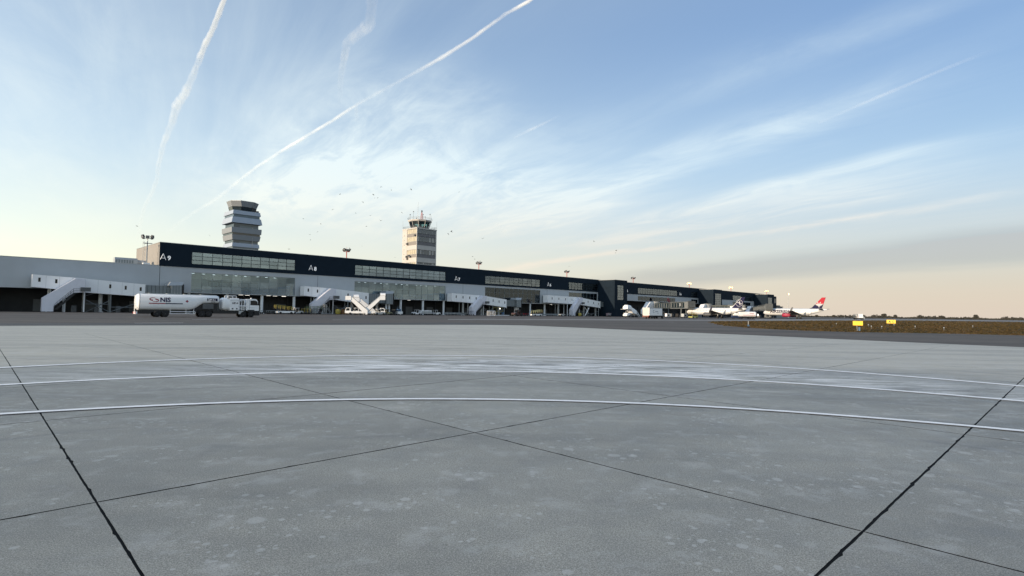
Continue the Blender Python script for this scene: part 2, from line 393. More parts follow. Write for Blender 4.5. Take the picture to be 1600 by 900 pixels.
# ------------------------------------------------------------------ ground
def poly_sheet(pts, z):
    bm = bmesh.new(); vs_ = [bm.verts.new((p[0], p[1], z)) for p in pts]
    f = bm.faces.new(vs_); bmesh.ops.triangulate(bm, faces=[f])
    for f in bm.faces:
        if f.normal.z < 0: f.normal_flip()
    me = bpy.data.meshes.new('sheet'); bm.to_mesh(me); bm.free(); return me
BIG = 9000
struct('ground', poly_sheet([(-BIG, -2000), (BIG, -2000), (BIG, 16000), (-BIG, 16000)], -.30), FIELD)
edge = [(-260, -100), (-72, 14), (-31.2, 45.2), (-23.4, 51), (-13.4, 58.4), (-7.3, 62.6), (-2.5, 64.9), (1.5, 64.6), (6.8, 59.3), (11.7, 52.2), (16.3, 46.2), (19.2, 42.0), (21.5, 38.2), (24.0, 34.7), (60, -10), (140, -100)]
def inside(p, poly):
    c = False; n = len(poly)
    for i in range(n):
        a, b = poly[i], poly[i-1]
        if (a[1] > p[1]) != (b[1] > p[1]) and p[0] < (b[0]-a[0])*(p[1]-a[1])/(b[1]-a[1])+a[0]: c = not c
    return c
# asphalt everywhere beyond the concrete
ap = [(-900, -100)]+edge+[(900, -100), (900, 1400), (-900, 1400)]
struct('taxiway', poly_sheet(ap, .004), ASPH)
SL = 4.2
GX = lambda i: {0: 0.0, -1: -3.8, 1: 4.75}.get(i, (4.75+(i-1)*4.3) if i > 0 else (-3.8+(i+1)*4.2))
DX, DY = Vector((.7175, .6965, 0)), Vector((.6965, -.7175, 0)); O = Vector((-.44, 6.98, 0))
slabs = []; far = MB()
for i in range(-40, 30):
    for j in range(-20, 40):
        x0_, x1_ = GX(i), GX(i+1); c = O+DX*((x0_+x1_)/2)+DY*((j+.5)*SL)
        cs = [O+DX*(x1_ if a else x0_)+DY*((j+b)*SL) for a, b in ((0, 0), (1, 0), (1, 1), (0, 1))]
        if not (any(inside(p, edge) for p in cs)): continue
        vis = any(p.y > .5 and abs(p.x) < p.y*1.02+1.5 for p in cs) or c.length < 5
        allin = all(inside(p, edge) for p in cs)
        if vis and allin and c.length < 38: slabs.append((c.length, c, x1_-x0_))
        else:
            e = .0
            far.add([(p.x, p.y, 0) for p in cs], [(3, 2, 1, 0)])
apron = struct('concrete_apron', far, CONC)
seal = MB()
GAP = .012
SME = {}
def slab_mesh(L_, ragged=None):
    k = (round(L_, 3), ragged)
    if k in SME: return SME[k]
    sx, sy = (L_-GAP*1.1)/2, (SL-GAP*1.35)/2
    r_ = random.Random(ragged or 0); n = 84 if ragged else 1
    cs = [(-sx, -sy), (-sx, sy), (sx, sy), (sx, -sy)]; ring = []
    for q in range(4):
        a_, b_ = cs[q], cs[(q+1) % 4]; w = 0.0
        for i in range(n):
            f = i/n; x = a_[0]+(b_[0]-a_[0])*f; y = a_[1]+(b_[1]-a_[1])*f
            if ragged and i:
                w = w*.4+r_.uniform(0, .0028)+(r_.uniform(.004, .014) if r_.random() < .05 else 0)
                ex, ey = (b_[1]-a_[1]), -(b_[0]-a_[0]); l_ = sqrt(ex*ex+ey*ey); x += ex/l_*w; y += ey/l_*w
            ring.append(DX*x+DY*y)
    top = [p.copy() for p in ring]; bot = [p+Vector((0, 0, -.2)) for p in ring]; N_ = len(ring)
    me = bpy.data.meshes.new('slab'); me.from_pydata([tuple(p) for p in top+bot], [], [tuple(range(N_))]+[(i, N_+i, N_+(i+1) % N_, (i+1) % N_) for i in range(N_)])
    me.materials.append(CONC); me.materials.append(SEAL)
    me.polygons.foreach_set('material_index', [0]+[1]*N_); me.update()
    if me.polygons[0].normal.z < 0: me.flip_normals()
    SME[k] = me; return me
slabs.sort(key=lambda t: t[0])
for idx, (dist, c, L_) in enumerate(slabs[:290]):
    o = bpy.data.objects.new('slab', slab_mesh(L_, idx+1 if idx < 34 else None)); col.objects.link(o); o.parent = apron; o.location = c+Vector((0, 0, rnd.uniform(-.0012, .0)))
    seal.add([c+DX*(a*L_/2)+DY*(b*SL/2)+Vector((0, 0, -.005)) for a, b in ((-1, -1), (-1, 1), (1, 1), (1, -1))], [(0, 1, 2, 3)])
obj('joint_sealant', seal, SEAL, apron)['kind'] = 'stuff'
print('slabs', len(slabs))

def circle_fit(pts):
    # least squares x^2+y^2+ax+by+c=0
    import numpy as np
    A = np.array([[p[0], p[1], 1] for p in pts]); bb = np.array([-(p[0]**2+p[1]**2) for p in pts])
    a, b_, c = np.linalg.lstsq(A, bb, rcond=None)[0]
    cx, cy = -a/2, -b_/2
    return cx, cy, sqrt(cx*cx+cy*cy-c)
def arc_strip(fit, w, z, t0, t1, n=160, dr=0.0, wob=0.0):
    cx, cy, r = fit; m = MB(); v = []
    for k in range(n+1):
        t = t0+(t1-t0)*k/n
        for q in (-1, 1):
            rr = r+dr+q*(w/2+rnd.uniform(-wob, wob)); v.append((cx+sin(t)*rr, cy+cos(t)*rr, z))
    m.add(v, [(2*k, 2*k+2, 2*k+3, 2*k+1) for k in range(n)]); return m
L1 = [gnd(*p) for p in ((200, 565.5), (300, 561.5), (400, 558.5), (500, 557), (600, 556.5), (800, 556), (900, 558.5), (1000, 563.5), (1150, 571), (1300, 580), (1400, 586))]
L2 = [gnd(*p) for p in ((200, 591.5), (300, 587.5), (400, 583.5), (500, 582), (600, 580.5), (720, 580), (850, 581.5), (1000, 586.5), (1200, 597), (1400, 610.5))]
L3 = [gnd(*p) for p in ((200, 636.5), (330, 631), (400, 627.5), (500, 625), (600, 624), (750, 624), (850, 625.5), (1000, 631.5), (1200, 642), (1400, 655.5))]
for nm, pts, w, lab, dark in (('guide_line', L1, .26, 'thin white curved guide line farthest across the apron, by the whitish worn patch', 0),
                              ('guide_line', L2, .21, 'thin white curved guide line in the middle of the three', 0),
                              ('guide_line', L3, .15, 'bold white curved line with black borders nearest the camera', 1)):
    ft = circle_fit(pts); print('arc', ft)
    o = struct(nm, arc_strip(ft, w, .009, -1.15, 1.15, 260, 0, .006), PAINT if dark else PAINTW); o['label'] = lab
    if dark:
        for sg in (-1, 1): obj('border', arc_strip(ft, .04, .006, -1.15, 1.15, 200, sg*(w/2+.021), .004), PBLACK, o)
# darker strip just past the concrete, pale strip before the stands, worn paint dashes
def along(pts_in, pts_out, z, name, m):
    struct(name, poly_sheet(list(pts_in)+list(reversed(pts_out)), z), m)
inn = [Vector((p[0], p[1], 0)) for p in edge[1:12]]
outp = [p+Vector((-.62, .78, 0))*d for p, d in zip(inn, (8, 8, 8, 9, 10, 12, 14, 17, 18, 14, 8))]
along([(p.x, p.y) for p in inn], [(p.x, p.y) for p in outp], .008, 'dark_taxiway_strip', ASPHD)
along([(g.x, g.y) for g in (gnd(700, 499.6), gnd(920, 500.2), gnd(1060, 500.8), gnd(1180, 501.2))], [(g.x, g.y) for g in (gnd(700, 498.6), gnd(920, 499), gnd(1060, 499.6), gnd(1180, 499.9))], .008, 'pale_taxi_lane', ROADG)
along([(g.x, g.y) for g in (gnd(1180, 501.2), gnd(1290, 500.9), gnd(1400, 500.4), gnd(1600, 502.6))], [(g.x, g.y) for g in (gnd(1180, 498.8), gnd(1290, 498.8), gnd(1400, 498.9), gnd(1600, 501.2))], .012, 'pale_service_road', ROADG)
dash = MB()
for a, b in (((210, 505.2), (286, 504.6)), ((520, 499.8), (548, 499.6)), ((740, 497.6), (775, 497.4)), ((880, 498), (930, 498)), ((1042, 503.2), (1052, 503.3)), ((300, 499.5), (345, 499.2))):
    p, q = gnd(*a), gnd(*b); d = (q-p).normalized(); n = Vector((-d.y, d.x, 0))*.16
    dash.add([p-n+Vector((0, 0, .016)), q-n+Vector((0, 0, .016)), q+n+Vector((0, 0, .016)), p+n+Vector((0, 0, .016))], [(0, 1, 2, 3)])
struct('lane_marking', dash, PAINT)

# ------------------------------------------------------------------ grass island
gl = [gnd(*p) for p in ((1112, 503.4), (1118, 505.2), (1140, 509.2), (1170, 511.8), (1205, 514), (1270, 517), (1335, 518.8), (1400, 519.6), (1500, 521.5), (1600, 524))]
gu = [gnd(*p) for p in ((1114, 502.8), (1150, 502.2), (1200, 501.9), (1300, 501.0), (1400, 500.6), (1500, 501.9), (1600, 503.4))]
gp = [(p.x, p.y) for p in gl]+[(p.x, p.y) for p in reversed(gu)]
struct('grass_island', poly_sheet(gp, .020), SOIL)
def grass():
    m = MB(); r = random.Random(3); n = 0
    while n < 26000:
        x = r.uniform(1112, 1600); y = r.uniform(501, 524)
        p = gnd(x, y)
        if p.y < 0 or not inside((p.x, p.y), gp): continue
        k = p.y/90
        h = r.uniform(.04, .15)*min(1.4, max(.7, k)); w = r.uniform(.12, .4)*max(.6, k)
        a = r.uniform(0, pi); dx, dy = cos(a)*w/2, sin(a)*w/2; lx, ly = r.uniform(-.1, .1), r.uniform(-.1, .1)
        b = (p.x, p.y, .02)
        m.add([(p.x-dx, p.y-dy, .02), (p.x+dx, p.y+dy, .02), (p.x+dx*.4+lx, p.y+dy*.4+ly, h), (p.x-dx*.5+lx, p.y-dy*.5+ly, h*.8)], [(0, 1, 2, 3)]); n += 1
    for _ in range(2600):
        k = r.randrange(len(gl)-1); a_, b_ = gl[k], gl[k+1]
        p = a_.lerp(b_, r.random()); d = (b_-a_).normalized(); p = p+Vector((d.y, -d.x, 0))*r.gauss(0, .35)
        h, w, a = r.uniform(.03, .13), r.uniform(.1, .3), r.uniform(0, pi); dx, dy = cos(a)*w/2, sin(a)*w/2
        m.add([(p.x-dx, p.y-dy, .006), (p.x+dx, p.y+dy, .006), (p.x+dx*.4, p.y+dy*.4, h), (p.x-dx*.5, p.y-dy*.5, h*.8)], [(0, 1, 2, 3)])
    g, nt, b = nodes_mat('dry_grass'); b.inputs['Specular IOR Level'].default_value = .1; q = NT(nt); P = q.N('ShaderNodeNewGeometry').outputs['Position']
    c = q.mix(q.mr(q.noise(P, .11, 5, .65), .42, .58), (.027, .027, .011, 1), (.056, .038, .017, 1))
    c = q.mix(q.mr(q.noise(P, 1.5, 3, .6), .35, .7), c, (.09, .062, .03, 1))
    q.L.new(c, b.inputs['Base Color']); b.inputs['Roughness'].default_value = .9
    o = obj('grass', m, g); o['kind'] = 'stuff'; o['label'] = 'dry brown and olive grass on the island beside the taxiway'
grass()

# ------------------------------------------------------------------ far trees and horizon
def far_trees():
    leaf = mat('far_foliage', (.05, .048, .04), .9, 0, .4, .2); bark = mat('bark', (.06, .05, .04), .9)
    r = random.Random(11)
    def crown(m, c, rx, rz, n, s):
        for _ in range(n):
            t = r.uniform(0, 2*pi); k = r.random()**.45; e = r.uniform(-1, 1)
            q = sqrt(max(0, 1-e*e))*k
            p = Vector(c)+Vector((cos(t)*rx*q, sin(t)*rx*q, e*rz*k))
            a, b_ = r.uniform(0, pi), r.uniform(-.8, .8); u_ = Vector((cos(a), sin(a), b_))*s*r.uniform(.5, 1.2); v_ = Vector((-sin(a)*.4, cos(a)*.4, 1))*s*r.uniform(.5, 1.1)
            m.add([p-u_-v_, p+u_-v_*.6, p+u_*.7+v_, p-u_*.8+v_*.7], [(0, 1, 2, 3)])
    w = MB()
    for k in range(420):
        x = 1180+k*430/420+r.uniform(-2, 2); Y = r.uniform(1350, 1500)
        p = at(x, 497, Y); h = r.uniform(2.0, 5.5)*(1.0+.5*sin(x*.07)*sin(x*.023))
        crown(w, (p.x, p.y, h*.5), r.uniform(3, 6), h*.55, 16, 1.5)
    o = obj('far_woodland', w, leaf); o['kind'] = 'stuff'; o['label'] = 'low dark line of far woodland on the horizon at the right'
    spots = [(1382, 9.5, 6.0, 0), (1349, 6.2, 6, 0), (1365, 7.8, 7, 1), (1375, 6, 5, 1), (1303, 5.5, 4, 0), (1276, 5.2, 4, 0), (1399, 7.5, 5, 0), (1438, 9, 7, 1), (1472, 7.5, 6, 0), (1525, 10, 7, 0), (1570, 8, 8, 1)]
    for i, (x, h, rad, bare) in enumerate(spots):
        p = at(x, 497, 1150); t = thing('tree', 'bare winter tree standing on the far horizon' if bare else 'dark bushy tree standing on the far horizon', 'tree', (p.x, p.y, -.3), 0, 'trees on the horizon')
        tr = MB(); tr.rod((0, 0, 0), (.2, 0, h*.6), .35, 6, .15)
        for q in range(6):
            a = q*1.05+i; tr.rod((.1, 0, h*(.35+.05*q)), (cos(a)*rad*.5, sin(a)*rad*.5, h*(.6+.06*q)), .14, 4, .04)
        obj('trunk', tr, bark, t)
        c = MB(); crown(c, (0, 0, h*.62), rad*.7, h*.42, 90 if bare else 260, .45 if bare else .7)
        for q in range(5): crown(c, (r.uniform(-.6, .6)*rad, r.uniform(-.6, .6)*rad, h*r.uniform(.45, .85)), rad*.35, h*.2, 20 if bare else 60, .6)
        obj('crown', c, leaf, t)
far_trees()

# ------------------------------------------------------------------ terminal building (local x along the front, y into the building)
UEND = 441.0
T = thing('terminal_building', 'long dark navy airport terminal with grey lower walls and gate signs A9 to A5', 'terminal', P0, FROT)
ZR, ZD, ZS = 19.7, 13.1, 5.8
def wall_with_windows(name, material, x0, x1, z0, z1, holes, ya, yb):
    m = MB(); hs = sorted(h for h in holes if h[0] >= x0 and h[1] <= x1); x = x0
    for a, b, c, d in hs:
        if a > x: m.box(x, a, ya, yb, z0, z1)
        if c > z0: m.box(a, b, ya, yb, z0, c)
        if d < z1: m.box(a, b, ya, yb, d, z1)
        x = b
    if x < x1: m.box(x, x1, ya, yb, z0, z1)
    return obj(name, m, material, T)
UW = [(8.1, 38.5, 14.2, 17.65, 11, 3), (60.3, 101.1, 14.0, 17.55, 14, 3), (123.0, 158.7, 13.9, 17.3, 12, 3), (180.6, 205.5, 13.7, 17.2, 10, 3),
      (245.3, 292.5, 13.65, 17.0, 17, 3), (310.9, 321.0, 13.5, 17.0, 4, 3), (378.4, 413.9, 13.3, 16.7, 12, 3)]
LW = [(8.2, 38.7, 5.95, 11.75, 11, 3), (60.3, 101.2, 5.95, 11.8, 14, 3), (123.1, 159.0, 5.95, 12.3, 12, 3), (180.9, 205.0, 5.95, 12.1, 8, 3),
      (245.5, 290, 9.5, 12.1, 14, 1), (312, 321, 9.5, 12.0, 3, 1), (378, 412, 9.4, 12.0, 10, 1)]
wall_with_windows('upper_wall', NAVY, 0.0, UEND, ZD, ZR, [w[:4] for w in UW], -.16, .2)
wall_with_windows('lower_wall', GREY, 0.28, 217, ZS, ZD-.004, [w[:4] for w in LW[:4]], 0, .3)
wall_with_windows('lower_wall', GREY, 217.02, UEND-.02, 9.2, ZD-.004, [w[:4] for w in LW[4:]], 0, .3)
wing = obj('lower_wall', MB().box(-110, .26, 0, .3, ZS, 13.15).box(-110, -.1, .3, 24, 12.5, 13.0), GREY, T)
obj('roof_edge', MB().box(-110, -.02, -.06, .5, 13.152, 13.3), COPING, T)
obj('end_wall', MB().box(-.02, .18, .203, 28, 13.02, ZR).box(-.06, -.021, 2.2, 5.0, 13.3, 17.2), BEIGE, T)
obj('roof', MB().box(.2, UEND, .21, 28, ZR-.45, ZR-.03).box(UEND-.3, UEND, .22, 28, 9, ZR-.46).box(.2, UEND-.4, 27.5, 27.9, 0, ZR-.5), NAVY, T)
obj('roof_edge', MB().box(-.08, UEND+.05, -.24, .25, ZR+.003, ZR+.13).box(-.09, .2, .253, 28.1, ZR+.002, ZR+.12), COPING, T)
obj('sill_band', MB().box(.28, 205.6, -.10, -.004, 12.96, ZD-.008).box(.28, 205.6, -.08, -.003, ZS-.02, ZS+.12), LGREY, T)
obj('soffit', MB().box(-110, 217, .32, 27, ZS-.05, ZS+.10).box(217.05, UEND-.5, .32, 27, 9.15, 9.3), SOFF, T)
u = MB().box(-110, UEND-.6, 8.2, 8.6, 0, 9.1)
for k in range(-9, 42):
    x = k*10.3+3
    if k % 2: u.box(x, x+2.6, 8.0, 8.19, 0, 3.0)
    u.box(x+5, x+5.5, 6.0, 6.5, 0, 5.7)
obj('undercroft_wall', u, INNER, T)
dm = MB()
for k in range(-8, 20): dm.box(k*10.3+5.2, k*10.3+8.4, 7.9, 7.99, .1, 3.2)
obj('service_door', dm, mat('door_grey', (.12, .13, .14), .6), T)['kind'] = 'stuff'
for x in (.2, 46.5, 110.5, 129.6, 164.0):
    obj('wall_seam', MB().box(x-.05, x+.05, -.012, .0-.002, ZS+.13, 12.95), FRAME, T)
cmesh = MB().rod((0, 0, 0), (0, 0, ZS-.05), .45, 14).box(-.6, .6, -.6, .6, 0, .22).mesh('column'); cmesh.materials.append(COLUMN)
for k in range(-8, 17):
    obj('column', cmesh, None, T, (38.9+10.35*k, .75, 0))
lmesh = MB().box(-.65, .65, -.14, .14, -.06, 0).mesh('ceiling_light'); lmesh.materials.append(LAMP)
for x, y, z in ((23, 3, 0), (26, 6, 0), (31, 1.8, 0), (34.2, 4.6, 0), (36.4, 3, 0), (37.5, 5.5, 0), (64, 4, 0), (87, 5, 0), (-9, 4, 0), (146, 4, 0), (173, 5, 0)):
    obj('ceiling_light', lmesh, None, T, (x, y, ZS-.052))
# windows: frame, panes as pieces
def window(x0, x1, z0, z1, nc, nr, gm, y, pieces, label, dark=True):
    fr = MB(); fw_ = .13 if dark else .06
    w, h = (x1-x0)/nc, (z1-z0)/nr
    for i in range(nc+1): fr.box(x0+i*w-fw_/2, x0+i*w+fw_/2, y-.07, y+.07, z0, z1)
    for j in range(nr+1):
        for i in range(nc): fr.box(x0+i*w+fw_/2, x0+(i+1)*w-fw_/2, y-.06, y+.06, max(z0, z0+j*h-fw_/2), min(z1, z0+j*h+fw_/2))
    o = obj('window', fr, FRAME if dark else GREYM, T, label=label)
    pm = MB().box(-w/2+fw_/2, w/2-fw_/2, -.012, .012, -h/2+fw_/2, h/2-fw_/2)
    if pieces:
        me = pm.mesh('pane'); me.materials.append(gm)
        for i in range(nc):
            for j in range(nr): obj('pane', me, None, o, (x0+(i+.5)*w, y, z0+(j+.5)*h))
    else:
        a = MB()
        for i in range(nc):
            for j in range(nr): a.add([Vector(p)+Vector((x0+(i+.5)*w, y, z0+(j+.5)*h)) for p in pm.v], pm.f)
        obj('pane', a, gm, o)['kind'] = 'stuff'
    return o
gname = ['A9', 'A8', 'A7', 'A6', 'A5', 'A4', 'A3']
for i, (a, b, c, d, nc, nr) in enumerate(UW):
    window(a, b, c, d, nc, nr, GLASSU, .02, i < 3, 'upper ribbon window right of gate sign '+gname[i])
    # blinds and a lit room behind the upper glass
    r_ = MB().box(a-.2, b+.2, 2.2, 2.35, ZD+.05, ZR-.5).box(a-.2, b+.2, .3, 2.19, ZD+.02, ZD+.1)
    obj('blind', r_, BLIND, T)
for i, (a, b, c, d, nc, nr) in enumerate(LW):
    window(a, b, c, d, nc, nr, GLASS, .14, i < 2, 'lower glazed front below the '+gname[i]+' ribbon window', False)
    rm = MB().box(a-1, b+1, 7.4, 7.6, c-.2, d+.4).box(a-1, b+1, .36, 7.39, c-.09, c-.02).box(a-1, b+1, .36, 7.39, d+.06, d+.2).box(a-.5, a-.35, .4, 7.3, c, d).box(b+.35, b+.5, .4, 7.3, c, d)
    obj('room', rm, ROOMW, T)
    if i < 4:
        lt = MB()
        for k in range(int((b-a)/3.1)):
            x = a+1.2+k*3.1
            lt.box(x, x+.7, 4.2+(k % 3)*.9, 4.32+(k % 3)*.9, d-.05, d)
        obj('room_light', lt, mat('room_lamp', (.8, .8, .8), .4, emit=(.95, 1, .98), es=1.1), T)['kind'] = 'stuff'
        pt = MB(); n = (b-a)
        # blue partition that rises to the right like a ramp, and dark framed boards
        pt.prism([(a+n*.02, c), (b-.4, c), (b-.4, c+1.2), (a+n*.5, c+1.15), (a+n*.02, c+1.1)], 2.4, 2.5)
        pt.prism([(a+n*.55, c+1.16), (b-.41, c+1.21), (b-.41, c+3.3)], 2.41, 2.49)
        obj('partition', pt, PANELB, T)
        bd = MB(); x = a+n*.17
        while x < a+n*.62:
            for zz in (c+2.0, c+3.4): bd.box(x, x+2.7, 1.9, 2.0, zz, zz+.14)
            for xx in (x, x+2.6): bd.box(xx, xx+.1, 1.9, 2.0, c+2.14, c+3.4)
            x += 2.9
        obj('display_frame', bd, FRAME, T)
# projecting stair blocks
BLK = [(205.7, 217.6, 10.8, 19.45, (208.5, 214.0, 8.9, 16.7, 4, 6)), (322.0, 335.4, 10.8, 18.95, (325, 334, 8.3, 16.3, 4, 6)), (419.0, 433.0, 10.8, 18.75, (420.2, 428.6, 8.3, 16.2, 4, 6))]
BGLASS = glass_mat('stair_glass', (.5, .5, .42), .16)
for i, (a, b, w, zt, (wa, wb, wc, wd, nc, nr)) in enumerate(BLK):
    m = MB().box(a, wa, -w, -w+.3, 0, zt).box(wb, b, -w, -w+.3, 0, zt).box(wa, wb, -w, -w+.3, 0, wc).box(wa, wb, -w, -w+.3, wd, zt)
    m.box(a, a+.3, -w+.3, -.17, 0, zt).box(b-.3, b, -w+.3, -.17, 0, zt).box(a+.3, b-.3, -w+.3, -.17, zt-.3, zt-.02)
    obj('stair_block', m, NAVY, T)
    obj('roof_edge', MB().box(a-.05, b+.05, -w-.06, -.25, zt+.002, zt+.11), COPING, T)
    window(wa, wb, wc, wd, nc, nr, BGLASS, -w+.12, False, 'tall stair window of the '+('first', 'middle', 'last')[i]+' projecting block')
    obj('blind', MB().box(wa-.1, wb+.1, -w+1.6, -w+1.7, wc-.2, wd+.2), mat('warm_blind', (.36, .33, .25), .7, 0, .3, .4), T)
obj('stair_block', MB().box(433.02, UEND-.05, -9.8, -.18, 0, 17.6), NAVY, T)
obj('window', MB().box(436.3, 438.8, -9.9, -9.801, 12, 15.8), TGLASS2, T)
# gate signs: thin tall A, bolder figure
def gate_sign(ch, x, z, h):
    o = obj('gate_sign', MB(), None, T, label='white gate sign A'+ch+' on the navy wall'); bpy.data.objects.remove(o)
    m = MB(); w = h*.40; t = h*.055
    m.bar((x, -.20, z), (x+w, -.20, z+h), t); m.bar((x+w, -.20, z+h), (x+2*w, -.20, z), t); m.bar((x+w*.36, -.20, z+h*.27), (x+w*1.64, -.20, z+h*.27), t)
    o = obj('gate_sign', m, SIGNW, T, label='white gate sign A'+ch+' on the navy wall')
    d = text_mesh(ch, h*1.02, .03, h*.022); d = d.copy(); d.materials.append(SIGNW)
    obj('digit', d, None, o, (x+2*w+h*.22, -.20, z))
gate_sign('9', .15, 14.85, 1.7); gate_sign('8', 43.2, 14.6, 1.75); gate_sign('7', 105.9, 14.3, 1.8); gate_sign('6', 164.0, 14.55, 1.8)
gate_sign('5', 231.8, 14.2, 1.8); gate_sign('4', 295.0, 14.2, 1.8); gate_sign('3', 338.0, 14.0, 1.6)
# red tail-shaped banner seen above the glass bridge
# ------------------------------------------------------------------ roof items
t = thing('rooftop_air_unit', 'grey rounded air handling unit on the lower roof at far left', 'air unit', fw(-6.8, -7.5, 13.0), FROT)
obj('casing', MB().loft([[(x, y, z) for y, z in ((-1.3, 0), (1.3, 0), (1.3, 1.7), (1.0, 2.2), (-1.0, 2.2), (-1.3, 1.7))] for x in (-2.4, 2.9)], smooth=False), LGREY, t)
gr = MB()
for k in range(7): gr.box(-2.2+k*.62, -1.8+k*.62, -1.33, -1.301, .5, 1.6)
obj('grille', gr, GREYM, t); obj('duct', MB().rod((2.9, 0, 1.1), (5.2, 0, 1.0), .8, 10).box(4.6, 5.6, -.6, .6, 0, .7), LGREY, t)

def flood_head(t, z, lit, n=6, rad=1.15):  # lit: lenses get the imitated sun glow
    for i in range(n):
        a = i*2*pi/n+.3; p = Vector((cos(a)*rad, sin(a)*rad, z+(.25 if i % 2 else -.05)))
        X = Matrix.Translation(p) @ Matrix.Rotation(a, 4, 'Z') @ Matrix.Rotation(R(32), 4, 'Y')
        o = obj('floodlight', MB().box(-.22, .2, -.42, .42, -.36, .36, X), FLOODB, t)
        obj('lens', MB().box(.203, .24, -.36, .36, -.3, .3, X), SUNGLOW if lit else FLOODG, o)
        if lit: obj('lens', MB().box(-.26, -.223, -.36, .36, -.3, .3, X), SUNGLOW, o)  # glowing panel added on the back, imitating sun there
def roof_mast(u_, label, lit, z=ZR+.1, h=3.6, off=-6):
    t = thing('floodlight_mast', label, 'floodlight mast', fw(u_, off, z), FROT, 'floodlight masts on the terminal roof')
    m = MB().rod((0, 0, 0), (0, 0, h-.6), .17, 8)
    obj('pole', m, REDW, t)
    b = MB()
    for k in range(3):
        a = k*pi/3+.3; b.rod((-cos(a)*1.2, -sin(a)*1.2, h-.7), (cos(a)*1.2, sin(a)*1.2, h-.7), .07, 5)
    b.rod((0, 0, h-.6), (0, 0, h+1.1), .035, 5)
    obj('bracket', b, REDW, t); flood_head(t, h-.2, lit)
for x, lab, lit in ((541.5, 'red floodlight mast on the roof right of sign A8, unlit', 0), (748.5, 'red floodlight mast on the roof above sign A7, unlit', 0), (886, 'red floodlight mast on the roof above sign A6, unlit', 0),
                    (989.5, 'unlit floodlight mast on the roof just past the first stair block', 0), (1077, 'floodlight mast with added sun glow on the roof left of the middle stair block', 1), (1142, 'floodlight mast with added sun glow on the roof above the dark blue aircraft tail', 1), (1197.5, 'floodlight mast with added sun glow at the far end of the terminal roof', 1)):
    roof_mast(fac(x, 400, -6)[0], lab, lit)
t = thing('floodlight_mast', 'tall grey floodlight mast with ladder on the lower roof left of sign A9', 'floodlight mast', fw(fac(229.5, 400, -1.5)[0], -1.5, 13.3), FROT)
obj('pole', MB().rod((0, 0, 0), (0, 0, 7.2), .17, 10, .13), LGREY, t)
lad = MB()
for s_ in (-1.05, -.65): lad.rod((s_, 0, 0), (s_, 0, 6.6), .03, 5)
for k in range(16): lad.rod((-1.05, 0, .3+k*.4), (-.65, 0, .3+k*.4), .02, 4)
for k in range(4): lad.rod((-.65, 0, 1+k*1.6), (0, 0, 1+k*1.6), .025, 4)
obj('ladder', lad, LGREY, t)
obj('platform', MB().box(-1.1, 1.1, -.6, .6, 5.9, 6.02).rod((0, -1, 7.2), (0, 1, 7.2), .06, 5).rod((-1.1, 0, 7.3), (1.1, 0, 7.3), .06, 5), LGREY, t)
obj('base_block', MB().box(-.9, .7, -.5, .5, -.28, .5), COLUMN, t)
flood_head(t, 7.6, 0, 6, 1.25)
def mast_far(x, ytop, u_, off, label, lamp):
    uu = fac(x, 480, off)[0]; p = fw(uu, off); z = at(x, ytop, p.y).z
    t = thing('light_pole', label, 'pole', p, FROT); obj('pole', MB().rod((0, 0, 0), (0, 0, z), .22, 7, .1), LGREY, t)
    if lamp:
        obj('bracket', MB().rod((-2.2, 0, z), (2.2, 0, z), .1, 5), GREYM, t)
        obj('lens', MB().box(.6, 2.4, -.3, .3, z-.5, z+.5), SUNGLOW, t)
        obj('floodlight', MB().box(-2.2, -1.2, -.3, .3, z-.3, z+.4), FLOODB, t)
mast_far(1231.5, 459.5, 0, -25, 'tall apron light pole with added sun glow on one lamp beyond the terminal end', 1)
mast_far(1217.5, 461, 0, -10, 'thin bare pole just beyond the terminal end', 0)

